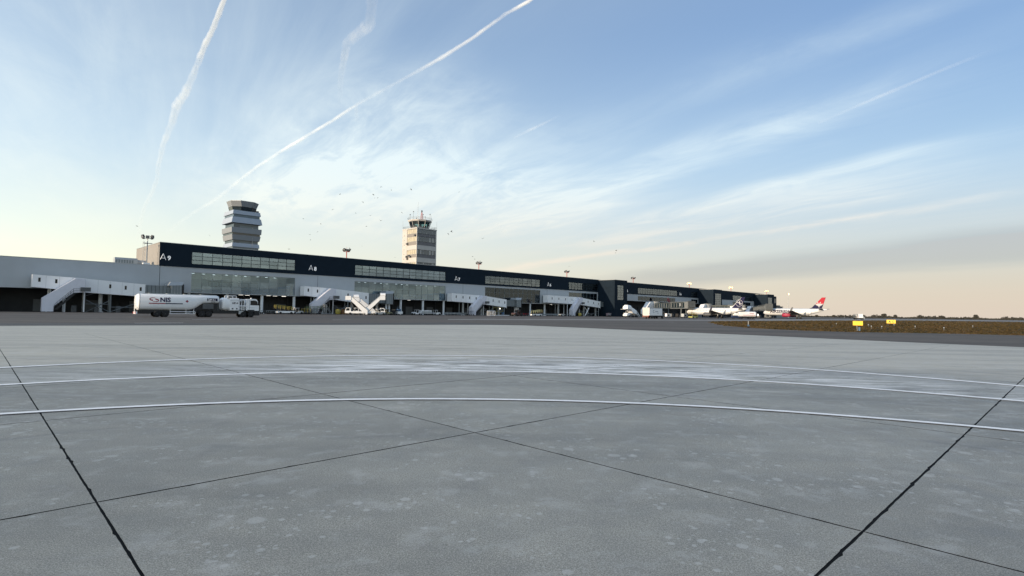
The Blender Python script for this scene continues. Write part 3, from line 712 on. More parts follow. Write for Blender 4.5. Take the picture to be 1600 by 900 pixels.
# ------------------------------------------------------------------ control towers
def sq(w, z, X=None, ch=0.0):
    h = w/2
    if ch: pts = [(-h+ch, -h), (h-ch, -h), (h, -h+ch), (h, h-ch), (h-ch, h), (-h+ch, h), (-h, h-ch), (-h, -h+ch)]
    else: pts = [(-h, -h), (h, -h), (h, h), (-h, h)]
    return [(a, b, z) for a, b in pts]
def new_tower():
    p = at(373.5, 480, 395); p.z = 0
    t = thing('control_tower', 'tall modern control tower of stacked flared panels behind sign A9', 'control tower', p, FROT)
    k = 395/389
    def fr(name, mtl, *lv, ch=0.0): return obj(name, MB().loft([sq(w*k, z*k+.0, ch=ch) for w, z in lv], smooth=False), mtl, t)
    fr('shaft', TGLASS, (16.4, 0), (16.4, 68))
    tiers = [(('panel_band', TPAN), (17.7, 68.9), (18.6, 66.2)), (('glass_band', TGLASS2), (17.3, 66.19), (17.5, 64.21)), (('panel_band', TPAN), (18.8, 64.2), (20.3, 60.2)),
             (('panel_band', TPAN2), (19.9, 57.0), (19.6, 53.4)), (('glass_band', TGLASS), (18.4, 53.39), (18.3, 52.01)), (('panel_band', TPAN2), (19.0, 52.0), (17.9, 48.5)),
             (('panel_band', TPAN), (17.6, 46.4), (18.2, 43.8)), (('glass_band', TGLASS2), (17.2, 43.79), (17.2, 42.01)), (('panel_band', TPAN), (17.6, 42.0), (18.4, 39)), (('panel_band', TPAN2), (18.8, 36), (18.2, 32)), (('panel_band', TPAN), (17.6, 28), (18.2, 12))]
    for (nm, mt), a, b in tiers: fr(nm, mt, b, a)
    obj('glass_band', MB().box(-4.2*k, 8.2*k, -8.32*k, -8.203*k, 57.05, 59.5), TGLASS2, t); obj('glass_band', MB().box(-4.4*k, 8.2*k, -8.32*k, -8.203*k, 46.5, 48.2), TGLASS2, t)
    for x, z0, z1 in ((4.0, 44.5, 51.5), (4.0, 56, 58.5)): obj('pipe', MB().rod((x, -9.6, z0), (x, -9.6, z1), .14, 6), COPING, t)
    fr('cab_base', TPAN, (15.6, 67.6), (15.4, 68.6), ch=3.6)
    cg = fr('cab_glass', TGLASS, (14.6, 68.6), (16.0, 72.0), ch=4.2)
    ml = MB()
    for a, b in zip(sq(14.75*k, 68.6*k, ch=4.2), sq(16.15*k, 72.0*k, ch=4.2)): ml.rod(a, b, .10, 5)
    obj('mullion', ml, FRAME, cg)
    fr('cab_roof', TPAN2, (16.4, 71.9), (18.6, 75.6), ch=4.9)
    fr('roof_edge', COPING, (18.8, 75.6), (18.8, 75.85), ch=4.95)
    obj('antenna', MB().rod((-1.2, 0, 76), (-1.2, 0, 80.5), .12, 6, .05).rod((4, 1, 76), (4, 1, 77.5), .06, 5), LGREY, t)
    obj('roof_unit', MB().box(6.8, 8.4, -8.2, -6.8, 69.9, 71.2), GRIME, t)
new_tower()
def old_tower():
    Y = 300; p = at(649, 480, Y); p.z = 0
    t = thing('control_tower', 'old concrete control tower with ringed glass cab and antennas behind the A8 windows', 'control tower', p, FROT)
    # local: near corner at the origin, right face runs along +x, left face along +y
    A, B = 13.3, 13.6; H_ = 46.4
    core = MB().box(.35, A-.35, .35, B-.35, 0, H_-.3)
    obj('shaft', core, CONCD, t)
    # plain strip at the back of the left face, with small vents
    obj('pier', MB().box(-.06, 2.5, 9.6, B, 0, H_).box(A-.6, A, .0, .6, 0, H_).box(-.05, .30, -.05, .30, 0, H_).box(-.04, .4, 9.1, 9.59, 0, H_), CONCB, t)
    bands = [(46.4, 47.0), (35.0, 37.4), (28.1, 30.6), (21.2, 23.6), (10, 17)]
    lo = [(42.2, 43.7), (37.42, 39.3), (30.62, 32.3), (23.62, 25.3)]
    for a, b in bands:
        m = MB().box(.302, A-.602, -.04, .3, a, b).box(-.03, .3, .302, 9.08, a, b)
        if a > 46: m = MB().box(-.15, A+.15, -.15, B+.15, a, b)
        obj('light_band', m, CONCB, t)
    for a, b in lo: obj('spandrel', MB().box(.302, A-.602, .12, .33, a, b), CONCD, t); obj('spandrel', MB().box(.10, .34, .34, 9.08, a, b), CONCB if False else mat('spandrel_sun_tint', (.24, .22, .20), .7), t)  # left-face spandrels coloured paler and warmer to imitate sun
    cur = mat('tower_curtain', (.46, .44, .40), .6, 0, .3, 1.2); gw = mat('tower_window', (.10, .11, .115), .12, 0, .5, .9, spec=.8)
    gl = mat('tower_window_sun_tint', (.50, .45, .34), .4, .0, .3, .8, spec=.3)  # sunlight on the left-face panes is painted into gl
    r = random.Random(5)
    pane = MB().box(-.95, .95, -.03, .03, -1, 1).mesh('pane'); pane.materials.append(gw)
    for a, b in ((43.75, 46.3), (39.35, 42.15), (32.35, 34.95), (25.35, 28.05)):
        w = obj('window', MB().box(.31, A-.61, .10, .2, a, a+.1).box(.31, A-.61, .10, .2, b-.1, b), FRAME, t)
        for i in range(6):
            o = obj('pane', pane, None, w, (1.4+i*2.0, .14, (a+b)/2)); o.scale.z = (b-a-.24)/2
            if r.random() < .6: obj('curtain', MB().box(.5+i*2.0, .5+i*2.0+r.uniform(.4, 1.3), .085, .105, a+.25, b-.15), cur, w)
        fr_ = MB()
        for i in range(7): fr_.box(.38+i*2.0, .44+i*2.0, .06, .24, a+.11, b-.11)
        obj('frame', fr_, LGREY, w)
        w2 = obj('window', MB().box(.10, .2, .31, 9.08, a, a+.1).box(.10, .2, .31, 9.08, b-.1, b), LGREY, t)
        for i in range(5): obj('pane', MB().box(.12, .18, .4+i*1.75, .4+i*1.75+1.6, a+.12, b-.12), gl, w2)
    vm = MB()
    for k in range(8): vm.box(-.10, -.061, 11.6, 12.0, 43-k*2.6, 43.4-k*2.6)
    obj('vent', vm, INK, t)['kind'] = 'stuff'
    for y_, z_ in ((1.4, 42.2), (8.6, 38.0), (9.0, 30.9), (8.2, 29.7), (5.6, 30.8), (6.8, 31.4)):
        obj('air_conditioner', MB().box(-.75, -.05, y_-.55, y_+.55, z_, z_+.9).rod((-.77, y_, z_+.45), (-.75, y_, z_+.45), .35, 8), GRIME, t)
    # deck railing, cab, roof ring, antennas
    cx, cy = A/2, B/2
    rl = MB()
    for z in (47.6, 48.2):
        for a, b in (((0, 0), (A, 0)), ((A, 0), (A, B)), ((A, B), (0, B)), ((0, B), (0, 0))): rl.rod((*a, z), (*b, z), .05, 4)
    for k in range(9):
        for a, b in (((0, 0), (A, 0)), ((0, 0), (0, B)), ((A, 0), (A, B)), ((0, B), (A, B))):
            q = Vector((*a, 0)).lerp(Vector((*b, 0)), k/8); rl.rod((q.x, q.y, 47), (q.x, q.y, 48.25), .04, 4)
    for q in ((0, 0), (A, 0), (0, B)): rl.rod((*q, 47), (*q, 51.5), .05, 4)
    obj('railing', rl, STEEL, t)
    def ring(r_, z, n=10): return [(cx+cos(2*pi*i/n+.2)*r_, cy+sin(2*pi*i/n+.2)*r_, z) for i in range(n)]
    obj('cab_base', MB().loft([ring(5.0, 47), ring(5.2, 48.0)], smooth=False), GRIME, t)
    cg = obj('cab_glass', MB().loft([ring(5.2, 48.0), ring(6.2, 51.0)], cap=False, smooth=False), glass_mat('cab_glass', (.55, .75, .72), .12), t)
    ml = MB()
    for a, b in zip(ring(5.22, 48), ring(6.22, 51)): ml.rod(a, b, .14, 5)
    obj('mullion', ml, CONCB, cg)
    ds = MB()
    for k in range(6): a = k*1.05; ds.box(cx+cos(a)*3-.5, cx+cos(a)*3+.5, cy+sin(a)*3-.5, cy+sin(a)*3+.5, 48, 49.2)
    ds.rod((cx, cy, 48), (cx, cy, 51), .5, 8)
    obj('desk', ds, GRIME, t)
    obj('cab_roof', MB().loft([ring(6.4, 51.0), ring(6.7, 51.35), ring(6.7, 51.9), ring(6.2, 52.1)], smooth=False), CONCB, t)
    rr = MB(); n = 18
    for i in range(n):
        a0, a1 = 2*pi*i/n, 2*pi*(i+1)/n; q0 = Vector((cx+cos(a0)*6.8, cy+sin(a0)*6.8, 0)); q1 = Vector((cx+cos(a1)*6.8, cy+sin(a1)*6.8, 0))
        for z in (52.6, 53.2): rr.rod(q0+Vector((0, 0, z)), q1+Vector((0, 0, z)), .05, 4)
        rr.rod(q0+Vector((0, 0, 51.8)), q0+Vector((0, 0, 53.3 if i % 3 else 54.6)), .05, 4)
    obj('roof_railing', rr, STEEL, t)
    obj('antenna', MB().rod((cx-2.2, cy-1, 52), (cx-2.2, cy-1, 62.2), .12, 6, .05), LGREY, t)
    ls = MB()
    for i in range(3):
        a = i*2.1; b_ = (i+1)*2.1
        f0 = lambda s_, a_: Vector((cx+1.2+cos(a_)*1.1*(1-s_*.8), cy+sin(a_)*1.1*(1-s_*.8), 52+5*s_))
        ls.rod(f0(0, a), f0(1, a), .09, 4)
        for s_ in (0, .25, .5, .75): ls.rod(f0(s_, a), f0(s_+.25, b_), .05, 4); ls.rod(f0(s_, a), f0(s_, b_), .05, 4)
    obj('lattice_mast', ls, REDW, t); obj('beacon', MB().ball((cx+1.2, cy, 57.6), .45, .45, .6), GRIME, t)
    sm_ = MB()
    for a, h in ((.4, 3), (1.3, 2.2), (2.3, 3.4), (3.4, 4.2), (4.4, 2.6), (5.5, 3.6)): sm_.rod((cx+cos(a)*5.6, cy+sin(a)*5.6, 52), (cx+cos(a)*5.6, cy+sin(a)*5.6, 52+h), .06, 4); sm_.box(cx+cos(a)*5.6-.2, cx+cos(a)*5.6+.2, cy+sin(a)*5.6-.2, cy+sin(a)*5.6+.2, 51.9+h, 52.3+h)
    obj('aerial', sm_, GRIME, t)
old_tower()

# ------------------------------------------------------------------ white boarding bridges along the front
def white_bridge(u0, L1_, L2_, LT, zs, label, nw1, nw2, hide=False):
    # u0: left edge, L1 level gallery, L2 ramp, LT grey tunnel;  y<0 is toward the apron
    t = thing('boarding_bridge', label, 'boarding bridge', fw(u0), FROT, 'white boarding bridges along the terminal front')
    zb0, zt0, zb1, zt1, zb2, zt2 = zs
    ya, yb = -4.0, -1.0
    x1 = L1_; x2 = L1_+L2_; x3 = x2+LT
    def gallery(xa, xb, ba, ta, bb, tb):
        m = MB().hexa([(xa, ya, ba), (xb, ya, bb), (xb, yb, bb), (xa, yb, ba)], [(xa, ya, ta), (xb, ya, tb), (xb, yb, tb), (xa, yb, ta)])
        o = obj('gallery', m, WHITE2, t)
        nsm = MB(); n = max(1, int((xb-xa)/2.4))
        for k in range(1, n):
            f = k/n; x = xa+(xb-xa)*f; nsm.box(x-.02, x+.02, ya-.012, ya-.002, ba+(bb-ba)*f+.05, ta+(tb-ta)*f-.05)
        obj('panel_joint', nsm, LGREY, o)
        return o
    def z_at(x, a, b, xa, xb): return a+(b-a)*(x-xa)/(xb-xa)
    g1 = gallery(0, x1, zb0, zt0, zb1, zt1); g2 = gallery(x1+.03, x2, zb1-.1, zt1-.02, zb2, zt2)
    obj('back_link', MB().box(.5, 3.2, yb+.01, -.02, zb0+.1, zt0-.3), GREYM, t)
    wm = MB().box(-.22, .22, -.03, .0, -.5, .5).mesh('window'); wm.materials.append(VGLASS)
    for k in range(nw1):
        x = L1_*.13+(k*L1_*.62/max(1, nw1-1)); zc = z_at(x, (zb0+zt0)/2, (zb1+zt1)/2, 0, x1)+.35; obj('window', wm, None, g1, (x, ya-.005, zc))
    for k in range(nw2):
        x = x1+L2_*(.40+k*.52/max(1, nw2-1)); zc = z_at(x, (zb1+zt1)/2, (zb2+zt2)/2, x1, x2)+.3; obj('window', wm, None, g2, (x, ya-.005, zc))
    obj('edge_post', MB().box(x1-.25, x1+.0, ya-.09, ya-.02, .1, zt1), WHITE, t); obj('edge_post', MB().box(x2-.28, x2, ya-.08, ya-.02, zb2-.35, zt2+.02), WHITE, t)
    # enclosed stair coming down to the left in front of the gallery
    xs = x1-.3; run = 8.1; y0, y1 = -6.2, -4.12
    top = [(xs-run*.36-1.0, zt1-1.1*0), ]
    poly = [(xs, zb1-.1), (xs, zt1-.15), (xs-1.9, zt1-.12), (xs-run, 3.4), (xs-run, .15), (xs-run+2.2, .15), (xs-run+2.2, 1.5), (xs-2.2, zb1-.3)]
    n_ = len(poly)
    st = MB().prism(poly, y0, y1); obj('stair_enclosure', st, LILAC, t)
    rb = MB()
    def span(x):
        zs_ = []
        for i in range(n_):
            a, b = poly[i], poly[(i+1) % n_]
            if (a[0]-x)*(b[0]-x) < 0: zs_.append(a[1]+(b[1]-a[1])*(x-a[0])/(b[0]-a[0]))
        return (min(zs_), max(zs_)) if len(zs_) >= 2 else None
    x = xs-run+.15
    while x < xs-.2:
        q = span(x)
        if q: rb.box(x-.035, x+.035, y0-.05, y0-.003, q[0]+.04, q[1]-.04)
        x += .62
    obj('cladding_rib', rb, LILAC, t)['kind'] = 'stuff'
    obj('service_unit', MB().box(xs-.9, xs+1.1, y0-.5, y0-.06, zb1+.1, zb1+1.1), GRIME, t)
    rl = MB()
    for dz in (.5, 1.0): rl.bar((xs-run+2.3, y0-.35, .9+dz), (xs-2.3, y0-.35, zb1-.3+dz), .05); rl.bar((xs-2.3, y0-.35, zb1-.3+dz), (xs+.4, y0-.35, zb1-.25+dz), .05)
    for k in range(8):
        f = k/7; x = xs-run+2.3+(run-4.6)*f; z = .9+(zb1-1.2)*f; rl.bar((x, y0-.35, z), (x, y0-.35, z+1), .05)
    obj('handrail', rl, GRIME, t)
    sp = MB().hexa([(xs-run+2.25, y0-.5, .6), (xs-run+2.85, y0-.5, .6), (xs-run+2.85, y0-.06, .6), (xs-run+2.25, y0-.06, .6)], [(xs-2.3, y0-.5, zb1-.35), (xs-1.7, y0-.5, zb1-.35), (xs-1.7, y0-.06, zb1-.35), (xs-2.3, y0-.06, zb1-.35)])
    obj('stair_flight', sp, CHASSIS, t)
    # supports
    for i, x in enumerate((L1_*.35, L1_*.62, x1, x1+L2_*.42, x2-1.0)):
        zt = z_at(x, zb0, zb1, 0, x1) if x <= x1 else z_at(x, zb1-.1, zb2, x1, x2)
        for y in (-3.6, -1.4): obj('post', MB().bar((x, y, 0), (x, y, zt-.02), .26), STEEL if i != 1 else COLUMN, t)
    br = MB()
    for xa, xb, a, b in ((x1+.2, x1+L2_*.42, 0, 3.2), (x1+L2_*.42, x1+.2, 0, 3.2), (x1+.2, x1+L2_*.42, 2.1, 2.1), (x1+L2_*.42, x2-1, .2, 2.8), (x1+L2_*.42, x2-1, 1.4, 1.4)): br.bar((xa, -3.75, a), (xb, -3.75, b), .12)
    br.bar((x1+.2, -3.4, 4.2), (x1+2, -3.4, zb1-.3), .1)
    obj('brace', br, STEEL, t)
    for k in range(5): x = x1-7+k*4.6; obj('ground_unit', MB().box(x, x+1.0, -2.8, -1.8, 0, 1.2+.5*(k % 2)), GRIME, t)
    # trestle steps standing in front
    tr = MB()
    bx = xs-4.3
    for y in (y0-1.6, y0-.7):
        for a, b in (((bx-.5, 0), (bx-.5, 3.2)), ((bx+.3, 0), (bx+.3, 3.2)), ((bx+2.4, 0), (bx+.3, 3.0)), ((bx-.5, .2), (bx+2.4, .2)), ((bx-.5, 1.7), (bx+1.3, 1.7)), ((bx-.5, 3.1), (bx+.3, 3.1))): tr.bar((a[0], y, a[1]), (b[0], y, b[1]), .1)
    if u0 < 60 and u0 > 0: 
        s_ = thing('step_trestle', 'grey steel step trestle standing under the A8 bridge stair', 'trestle', fw(u0), FROT); obj('frame', tr, LGREY, s_); obj('plank', MB().box(bx-.6, bx+.4, y0-1.7, y0-.6, 3.16, 3.26), LGREY, s_)
    # grey tunnel and cab
    m = MB().box(x2+.05, x3-2.9, ya+.35, yb-.2, zb2+.55, zt2-.15)
    tn = obj('tunnel', m, GREYM, t)
    rbm = MB()
    x = x2+.6
    while x < x3-3: rbm.box(x, x+.06, ya+.29, ya+.345, zb2+.6, zt2-.2); x += .9
    obj('tunnel_rib', rbm, FRAME, tn)
    cb = obj('cab', MB().box(x3-2.88, x3-.2, ya-.5, yb+.3, zb2+.2, zt2+.1), GREYM, t)
    cr = MB()
    for k in range(4): x = x3-2.7+k*.72; cr.box(x, x+.07, ya-.56, ya-.502, zb2+.25, zt2)
    obj('cab_rib', cr, LGREY, cb)
    obj('canopy', MB().hexa([(x3-3.6, ya-.6, zt2-.1), (x3-.1, ya-.6, zt2+.14), (x3-.1, yb+.3, zt2+.14), (x3-3.6, yb+.3, zt2+.14)], [(x3-2.9, ya-.2, zt2+1.0), (x3+.3, ya-.2, zt2+1.05), (x3+.3, yb+.3, zt2+1.05), (x3-2.9, yb+.3, zt2+1.0)]), LGREY, cb)
    obj('cab_opening', MB().box(x3-.19, x3+.35, ya-.4, yb+.2, zb2+.1, zt2+.4), CHASSIS, cb)
    obj('drive_column', MB().box(x3-2.4, x3-1.9, -3.4, -2.9, .9, zb2+.2).box(x3-1.2, x3-.7, -3.4, -2.9, .9, zb2+.2).box(x3-2.6, x3-.5, -3.9, -2.2, .5, .95), COLUMN, t)
    for y in (-3.9, -2.4): obj('wheel', MB().rod((x3-1.5, y-.18, .5), (x3-1.5, y+.18, .5), .5, 12), BLACK, t)
    return t
white_bridge(40.1, 10.2, 13.4, 9.9, (6.0, 9.1, 5.1, 8.65, 3.6, 7.6), 'white boarding bridge with grey cab below and right of sign A8', 3, 3)
white_bridge(101.4, 17.4, 13.6, 9.0, (5.6, 8.9, 4.9, 8.4, 3.6, 7.1), 'white boarding bridge with stair below sign A7', 4, 3)
white_bridge(160.0, 24.6, 17.8, 8.3, (6.4, 10.0, 6.0, 9.6, 4.5, 7.9), 'white boarding bridge below sign A6 with dark stair block at its right end', 4, 3)
white_bridge(-27.0, 10.2, 12.9, 8.8, (6.0, 9.0, 5.1, 8.5, 4.3, 7.6), 'white boarding bridge behind the fuel tanker at the far left', 3, 3)

# ------------------------------------------------------------------ vehicles
WH = {}
def wheel(t, x, y, r, w, rim=.55):
    k = (r, w)
    if k not in WH:
        a = MB().loft([[(cos(2*pi*i/18)*rr, yy, sin(2*pi*i/18)*rr) for i in range(18)] for rr, yy in ((r*.6, -w/2), (r*.95, -w/2), (r, -w*.36), (r, w*.36), (r*.95, w/2), (r*.6, w/2))]).mesh('wheel'); a.materials.append(BLACK)
        b = MB()
        for s_ in (-1, 1): b.rod((0, s_*w*.30, 0), (0, s_*w*.42, 0), r*rim, 12).rod((0, s_*w*.42, 0), (0, s_*w*.52, 0), r*.18, 8)
        b = b.mesh('rim'); b.materials.append(RIM); WH[k] = (a, b)
    o = obj('wheel', WH[k][0], None, t, (x, y, r)); obj('rim', WH[k][1], None, o); return o
def rbox(x0, x1, y0, y1, z0, z1, c=.08):     # box with chamfered long edges along x
    p = [(y0+c, z0), (y1-c, z0), (y1, z0+c), (y1, z1-c), (y1-c, z1), (y0+c, z1), (y0, z1-c), (y0, z0+c)]
    return MB().loft([[(x, y, z) for y, z in p] for x in (x0, x1)], smooth=False)
def etch(t, s_, x, y, z, size, m, right=True, bold=0.0):
    # lettering on a side: right = on the -y side reading toward +x ; else on the +y side reading toward -x
    me = text_mesh(s_, size, .008, bold).copy(); me.materials.clear(); me.materials.append(m)
    o = obj('lettering', me, None, t, (x, y, z), 0 if right else pi); return o

def fuel_tanker():
    t = thing('fuel_tanker', 'white NIS fuel tanker with rounded pump module and dark cab window', 'fuel truck', (-57.9, 86.0, 0), hd(48))
    def sec(x, zb, zt, w, k=1.0):
        # superellipse section
        r = []; n = 20; zc = (zb+zt)/2; h = (zt-zb)/2
        for i in range(n):
            a = 2*pi*i/n; ca, sa = cos(a), sin(a)
            r.append((x, math.copysign(abs(ca)**.55, ca)*w/2*k, zc+math.copysign(abs(sa)**.6, sa)*h*k))
        return r
    tank = MB().loft([sec(-.35, 1.05, 3.6, 2.5, .45), sec(-.22, 1.05, 3.6, 2.5, .8), sec(0, 1.05, 3.6, 2.5, .98), sec(.1, 1.05, 3.6, 2.5), sec(7.0, 1.05, 3.58, 2.5), sec(7.6, 1.2, 3.58, 2.5), sec(8.9, 2.2, 3.57, 2.5), sec(11.0, 2.25, 3.55, 2.5), sec(11.2, 2.27, 3.53, 2.5, .95), sec(11.35, 2.3, 3.5, 2.5, .6)])
    tk = obj('tank', tank, WHITE, t)
    obj('tank_band', MB().loft([sec(.08, 1.04, 3.61, 2.52), sec(.16, 1.04, 3.61, 2.52)], cap=False), LGREY, tk)
    m = MB()
    for k in range(4): m.rod((1.6+k*2.4, 0, 3.5), (1.6+k*2.4, 0, 3.72), .3, 10)
    m.box(.6, 11, -.5, -.44, 3.56, 3.68).box(.6, 11, .44, .5, 3.56, 3.68); obj('hatch_walkway', m, LGREY, tk)
    ys = -1.262
    etch(tk, 'NIS', 2.75, ys, 2.38, .98, mat('letter_navy', (.008, .008, .07), .5), True, .03)
    sw = MB()                                   # red double-swoosh emblem
    def arc(cx, cz, rx, rz, a0, a1, w0, w1, n=10):
        v = []
        for i in range(n+1):
            f = i/n; a = R(a0+(a1-a0)*f); w = w0+(w1-w0)*f
            for s_ in (-1, 1): v.append((cx+cos(a)*(rx+s_*w/2), ys-.004, cz+sin(a)*(rz+s_*w/2)))
        sw.add(v, [(2*i, 2*i+1, 2*i+3, 2*i+2) for i in range(n)])
    arc(1.86, 2.80, .46, .2, 50, 265, .06, .2); arc(2.1, 2.58, .46, .2, -130, 85, .06, .2)
    obj('emblem', sw, mat('emblem_red', (.33, .02, .05), .45), tk)
    obj('stripe', MB().box(1.3, 3.5, ys-.012, ys+.02, 2.06, 2.2), mat('stripe_red', (.30, .02, .05), .45), tk); obj('stripe', MB().box(3.5, 5.9, ys-.012, ys+.02, 2.06, 2.2), NAVYP, tk)
    obj('hazard_diamond', MB().prism([(6.5, 2.32), (6.72, 2.54), (6.5, 2.76), (6.28, 2.54)], ys-.014, ys+.02), mat('stripe_red', (.30, .02, .05), .45), tk)
    p = obj('product_plate', MB().box(9.65, 10.95, ys-.014, ys+.03, 2.68, 3.1), NAVYP, tk); etch(p, 'JET A-1', 9.72, ys-.02, 2.76, .30, SIGNW, True, .006)
    obj('product_plate', MB().box(9.4, 9.56, ys-.014, ys+.03, 2.68, 3.1), INK, tk)
    etch(tk, 'UN 1863', 10.0, ys-.01, 2.44, .17, INK, True, .004)
    for y_, z_, w_ in ((-.2, 2.7, .3), (-.25, 2.45, .4), (.2, 1.9, .2)): obj('rear_plate', MB().box(-.39, -.36, y_-.2, y_+.1, z_, z_+w_), INK, tk)
    obj('frame', MB().box(0.2, 8.0, -.9, -.6, .72, 1.1).box(.2, 8.0, .6, .9, .72, 1.1).box(-.1, 1.6, -1.15, 1.15, .5, .95).box(7.0, 11.0, -.95, .95, 1.2, 2.25).box(4.1, 7.0, -.3, .3, .75, 1.1), CHASSIS, t)
    obj('valve_cabinet', MB().box(8.8, 10.4, -1.2, -.96, 1.35, 2.2), GRIME, t)
    obj('rear_bumper', MB().box(-.35, -.15, -1.2, 1.2, .45, .8), WHITE, t)
    obj('rear_light', MB().box(-.40, -.352, -1.1, -.8, .5, .75), REDP, t); obj('rear_light', MB().box(-.40, -.352, .8, 1.1, .5, .75), REDP, t)
    g = MB()
    for z in (.52, .86): g.bar((4.15, -1.22, z), (7.7, -1.22, z), .075)
    for x in (4.2, 6.4, 7.5): g.bar((x, -1.22, .52), (x, -1.22, 1.3), .06)
    g.bar((7.7, -1.22, .52), (7.7, -1.22, .86), .06); obj('side_guard', g, WHITE, t)
    for x in (2.45, 3.55):
        for y in (-1.05, 1.05): wheel(t, x, y, .5, .38)
    for x in (8.75, 9.75):
        for y in (-1.02, 1.02): wheel(t, x, y, .5, .5)
    for x in (15.05, 16.3):
        for y in (-1.08, 1.08): wheel(t, x, y, .5, .34)
    obj('chassis', MB().box(8.1, 17.0, -.55, .55, .62, 1.12).box(10.4, 14.3, -1.0, 1.0, .62, 1.08).box(14.35, 15.8, -1.05, 1.05, 1.0, 1.25), CHASSIS, t)
    obj('tool_box', MB().box(14.3, 15.05, -1.24, -1.05, .55, 1.1), LGREY, t)
    def msec(x, k): return sec(x, 1.15, 3.3, 2.4, k)
    obj('module_tank', MB().loft([msec(11.75, .6), msec(11.8, .86), msec(12.0, .99), msec(12.15, 1), msec(12.9, 1)]), WHITE, t)
    mb = obj('module_box', rbox(12.9, 14.3, -1.22, 1.22, 1.12, 3.22, .1), WHITE, t)
    obj('panel_joint', MB().box(12.95, 14.28, -1.226, -1.221, 2.78, 2.83), LGREY, mb)
    etch(mb, 'HP14', 13.22, -1.228, 2.25, .42, INK, True, .012)
    for x in (13.2, 13.86): obj('recess', MB().box(x, x+.24, -1.235, -1.222, 1.35, 1.56), INK, mb)
    r_ = MB()
    for y in (-1.0, 1.0):
        r_.rod((12.6, y, 3.62), (13.9, y, 3.62), .05, 5)
        for x in (12.6, 13.9): r_.rod((x, y, 3.25), (x, y, 3.62), .045, 5)
    r_.box(12.5, 14.0, -1.1, 1.1, 3.24, 3.3); obj('rail', r_, WHITE, mb)
    pp = MB().bar((14.4, -1.05, 1.9), (15.6, -1.05, 1.9), .16).bar((14.4, -1.05, 3.0), (15.5, -1.05, 3.0), .1)
    for x in (14.45, 14.8, 15.2, 15.55): pp.bar((x, -1.05, 1.2), (x, -1.05, 3.0), .09)
    pp.rod((14.5, -.6, 1.4), (14.9, -.3, 3.1), .12, 6).rod((15.0, -.9, 3.0), (15.4, -.6, 2.2), .11, 6).box(14.5, 15.4, -.5, .8, 1.3, 2.5)
    obj('pipework', pp, WHITE, t); obj('hose_reel', MB().rod((14.9, -1.0, 2.4), (14.9, -.2, 2.4), .42, 12), CHASSIS, t)
    # cab
    prof = [(15.6, 1.15), (17.55, 1.15), (17.6, 1.9), (17.42, 2.75), (17.1, 3.15), (16.6, 3.2), (15.6, 3.1)]
    c = obj('cab', MB().prism(prof, -1.2, 1.2), WHITE, t)
    obj('side_window', MB().prism([(16.15, 2.1), (17.38, 2.1), (17.26, 2.75), (16.95, 2.92), (16.15, 2.88)], -1.212, -1.201), VGLASS, c)
    obj('side_window', MB().prism([(16.15, 2.1), (17.38, 2.1), (17.26, 2.75), (16.95, 2.92), (16.15, 2.88)], 1.201, 1.212), VGLASS, c)
    obj('windscreen', MB().hexa([(17.60, -1.05, 1.98), (17.62, -1.05, 1.98), (17.62, 1.05, 1.98), (17.60, 1.05, 1.98)], [(17.33, -1.05, 2.98), (17.36, -1.05, 2.98), (17.36, 1.05, 2.98), (17.33, 1.05, 2.98)]), VGLASS, c)
    obj('mirror', MB().box(17.35, 17.5, -1.42, -1.28, 2.1, 2.75), CHASSIS, c)
    obj('bumper', rbox(16.85, 17.68, -1.22, 1.22, .32, 1.13, .05), CHASSIS, t)
    obj('wheel_arch', MB().box(15.7, 16.84, -1.22, -.9, .95, 1.3).box(15.7, 16.84, .9, 1.22, .95, 1.3), CHASSIS, t)
    obj('door_line', MB().box(15.98, 16.02, -1.208, -1.201, 1.2, 2.95).box(16.02, 17.0, -1.208, -1.201, 1.62, 1.66), GREYM, c)
    obj('headlight', MB().box(17.6, 17.66, -1.1, -.75, 1.2, 1.42), FLOODG, c); obj('headlight', MB().box(17.6, 17.66, .75, 1.1, 1.2, 1.42), FLOODG, c)
    obj('beacon', MB().rod((16.6, .0, 3.2), (16.6, 0, 3.36), .12, 8), WHITE, c)
    # ladder and coiled hose at the tail
    l = MB()
    for s_ in (-.9, -.55): l.rod((-.45, s_, .6), (-.45, s_, 3.3), .03, 4)
    for k in range(8): l.rod((-.45, -.9, .8+k*.32), (-.45, -.55, .8+k*.32), .025, 4)
    obj('ladder', l, WHITE, t)
fuel_tanker()

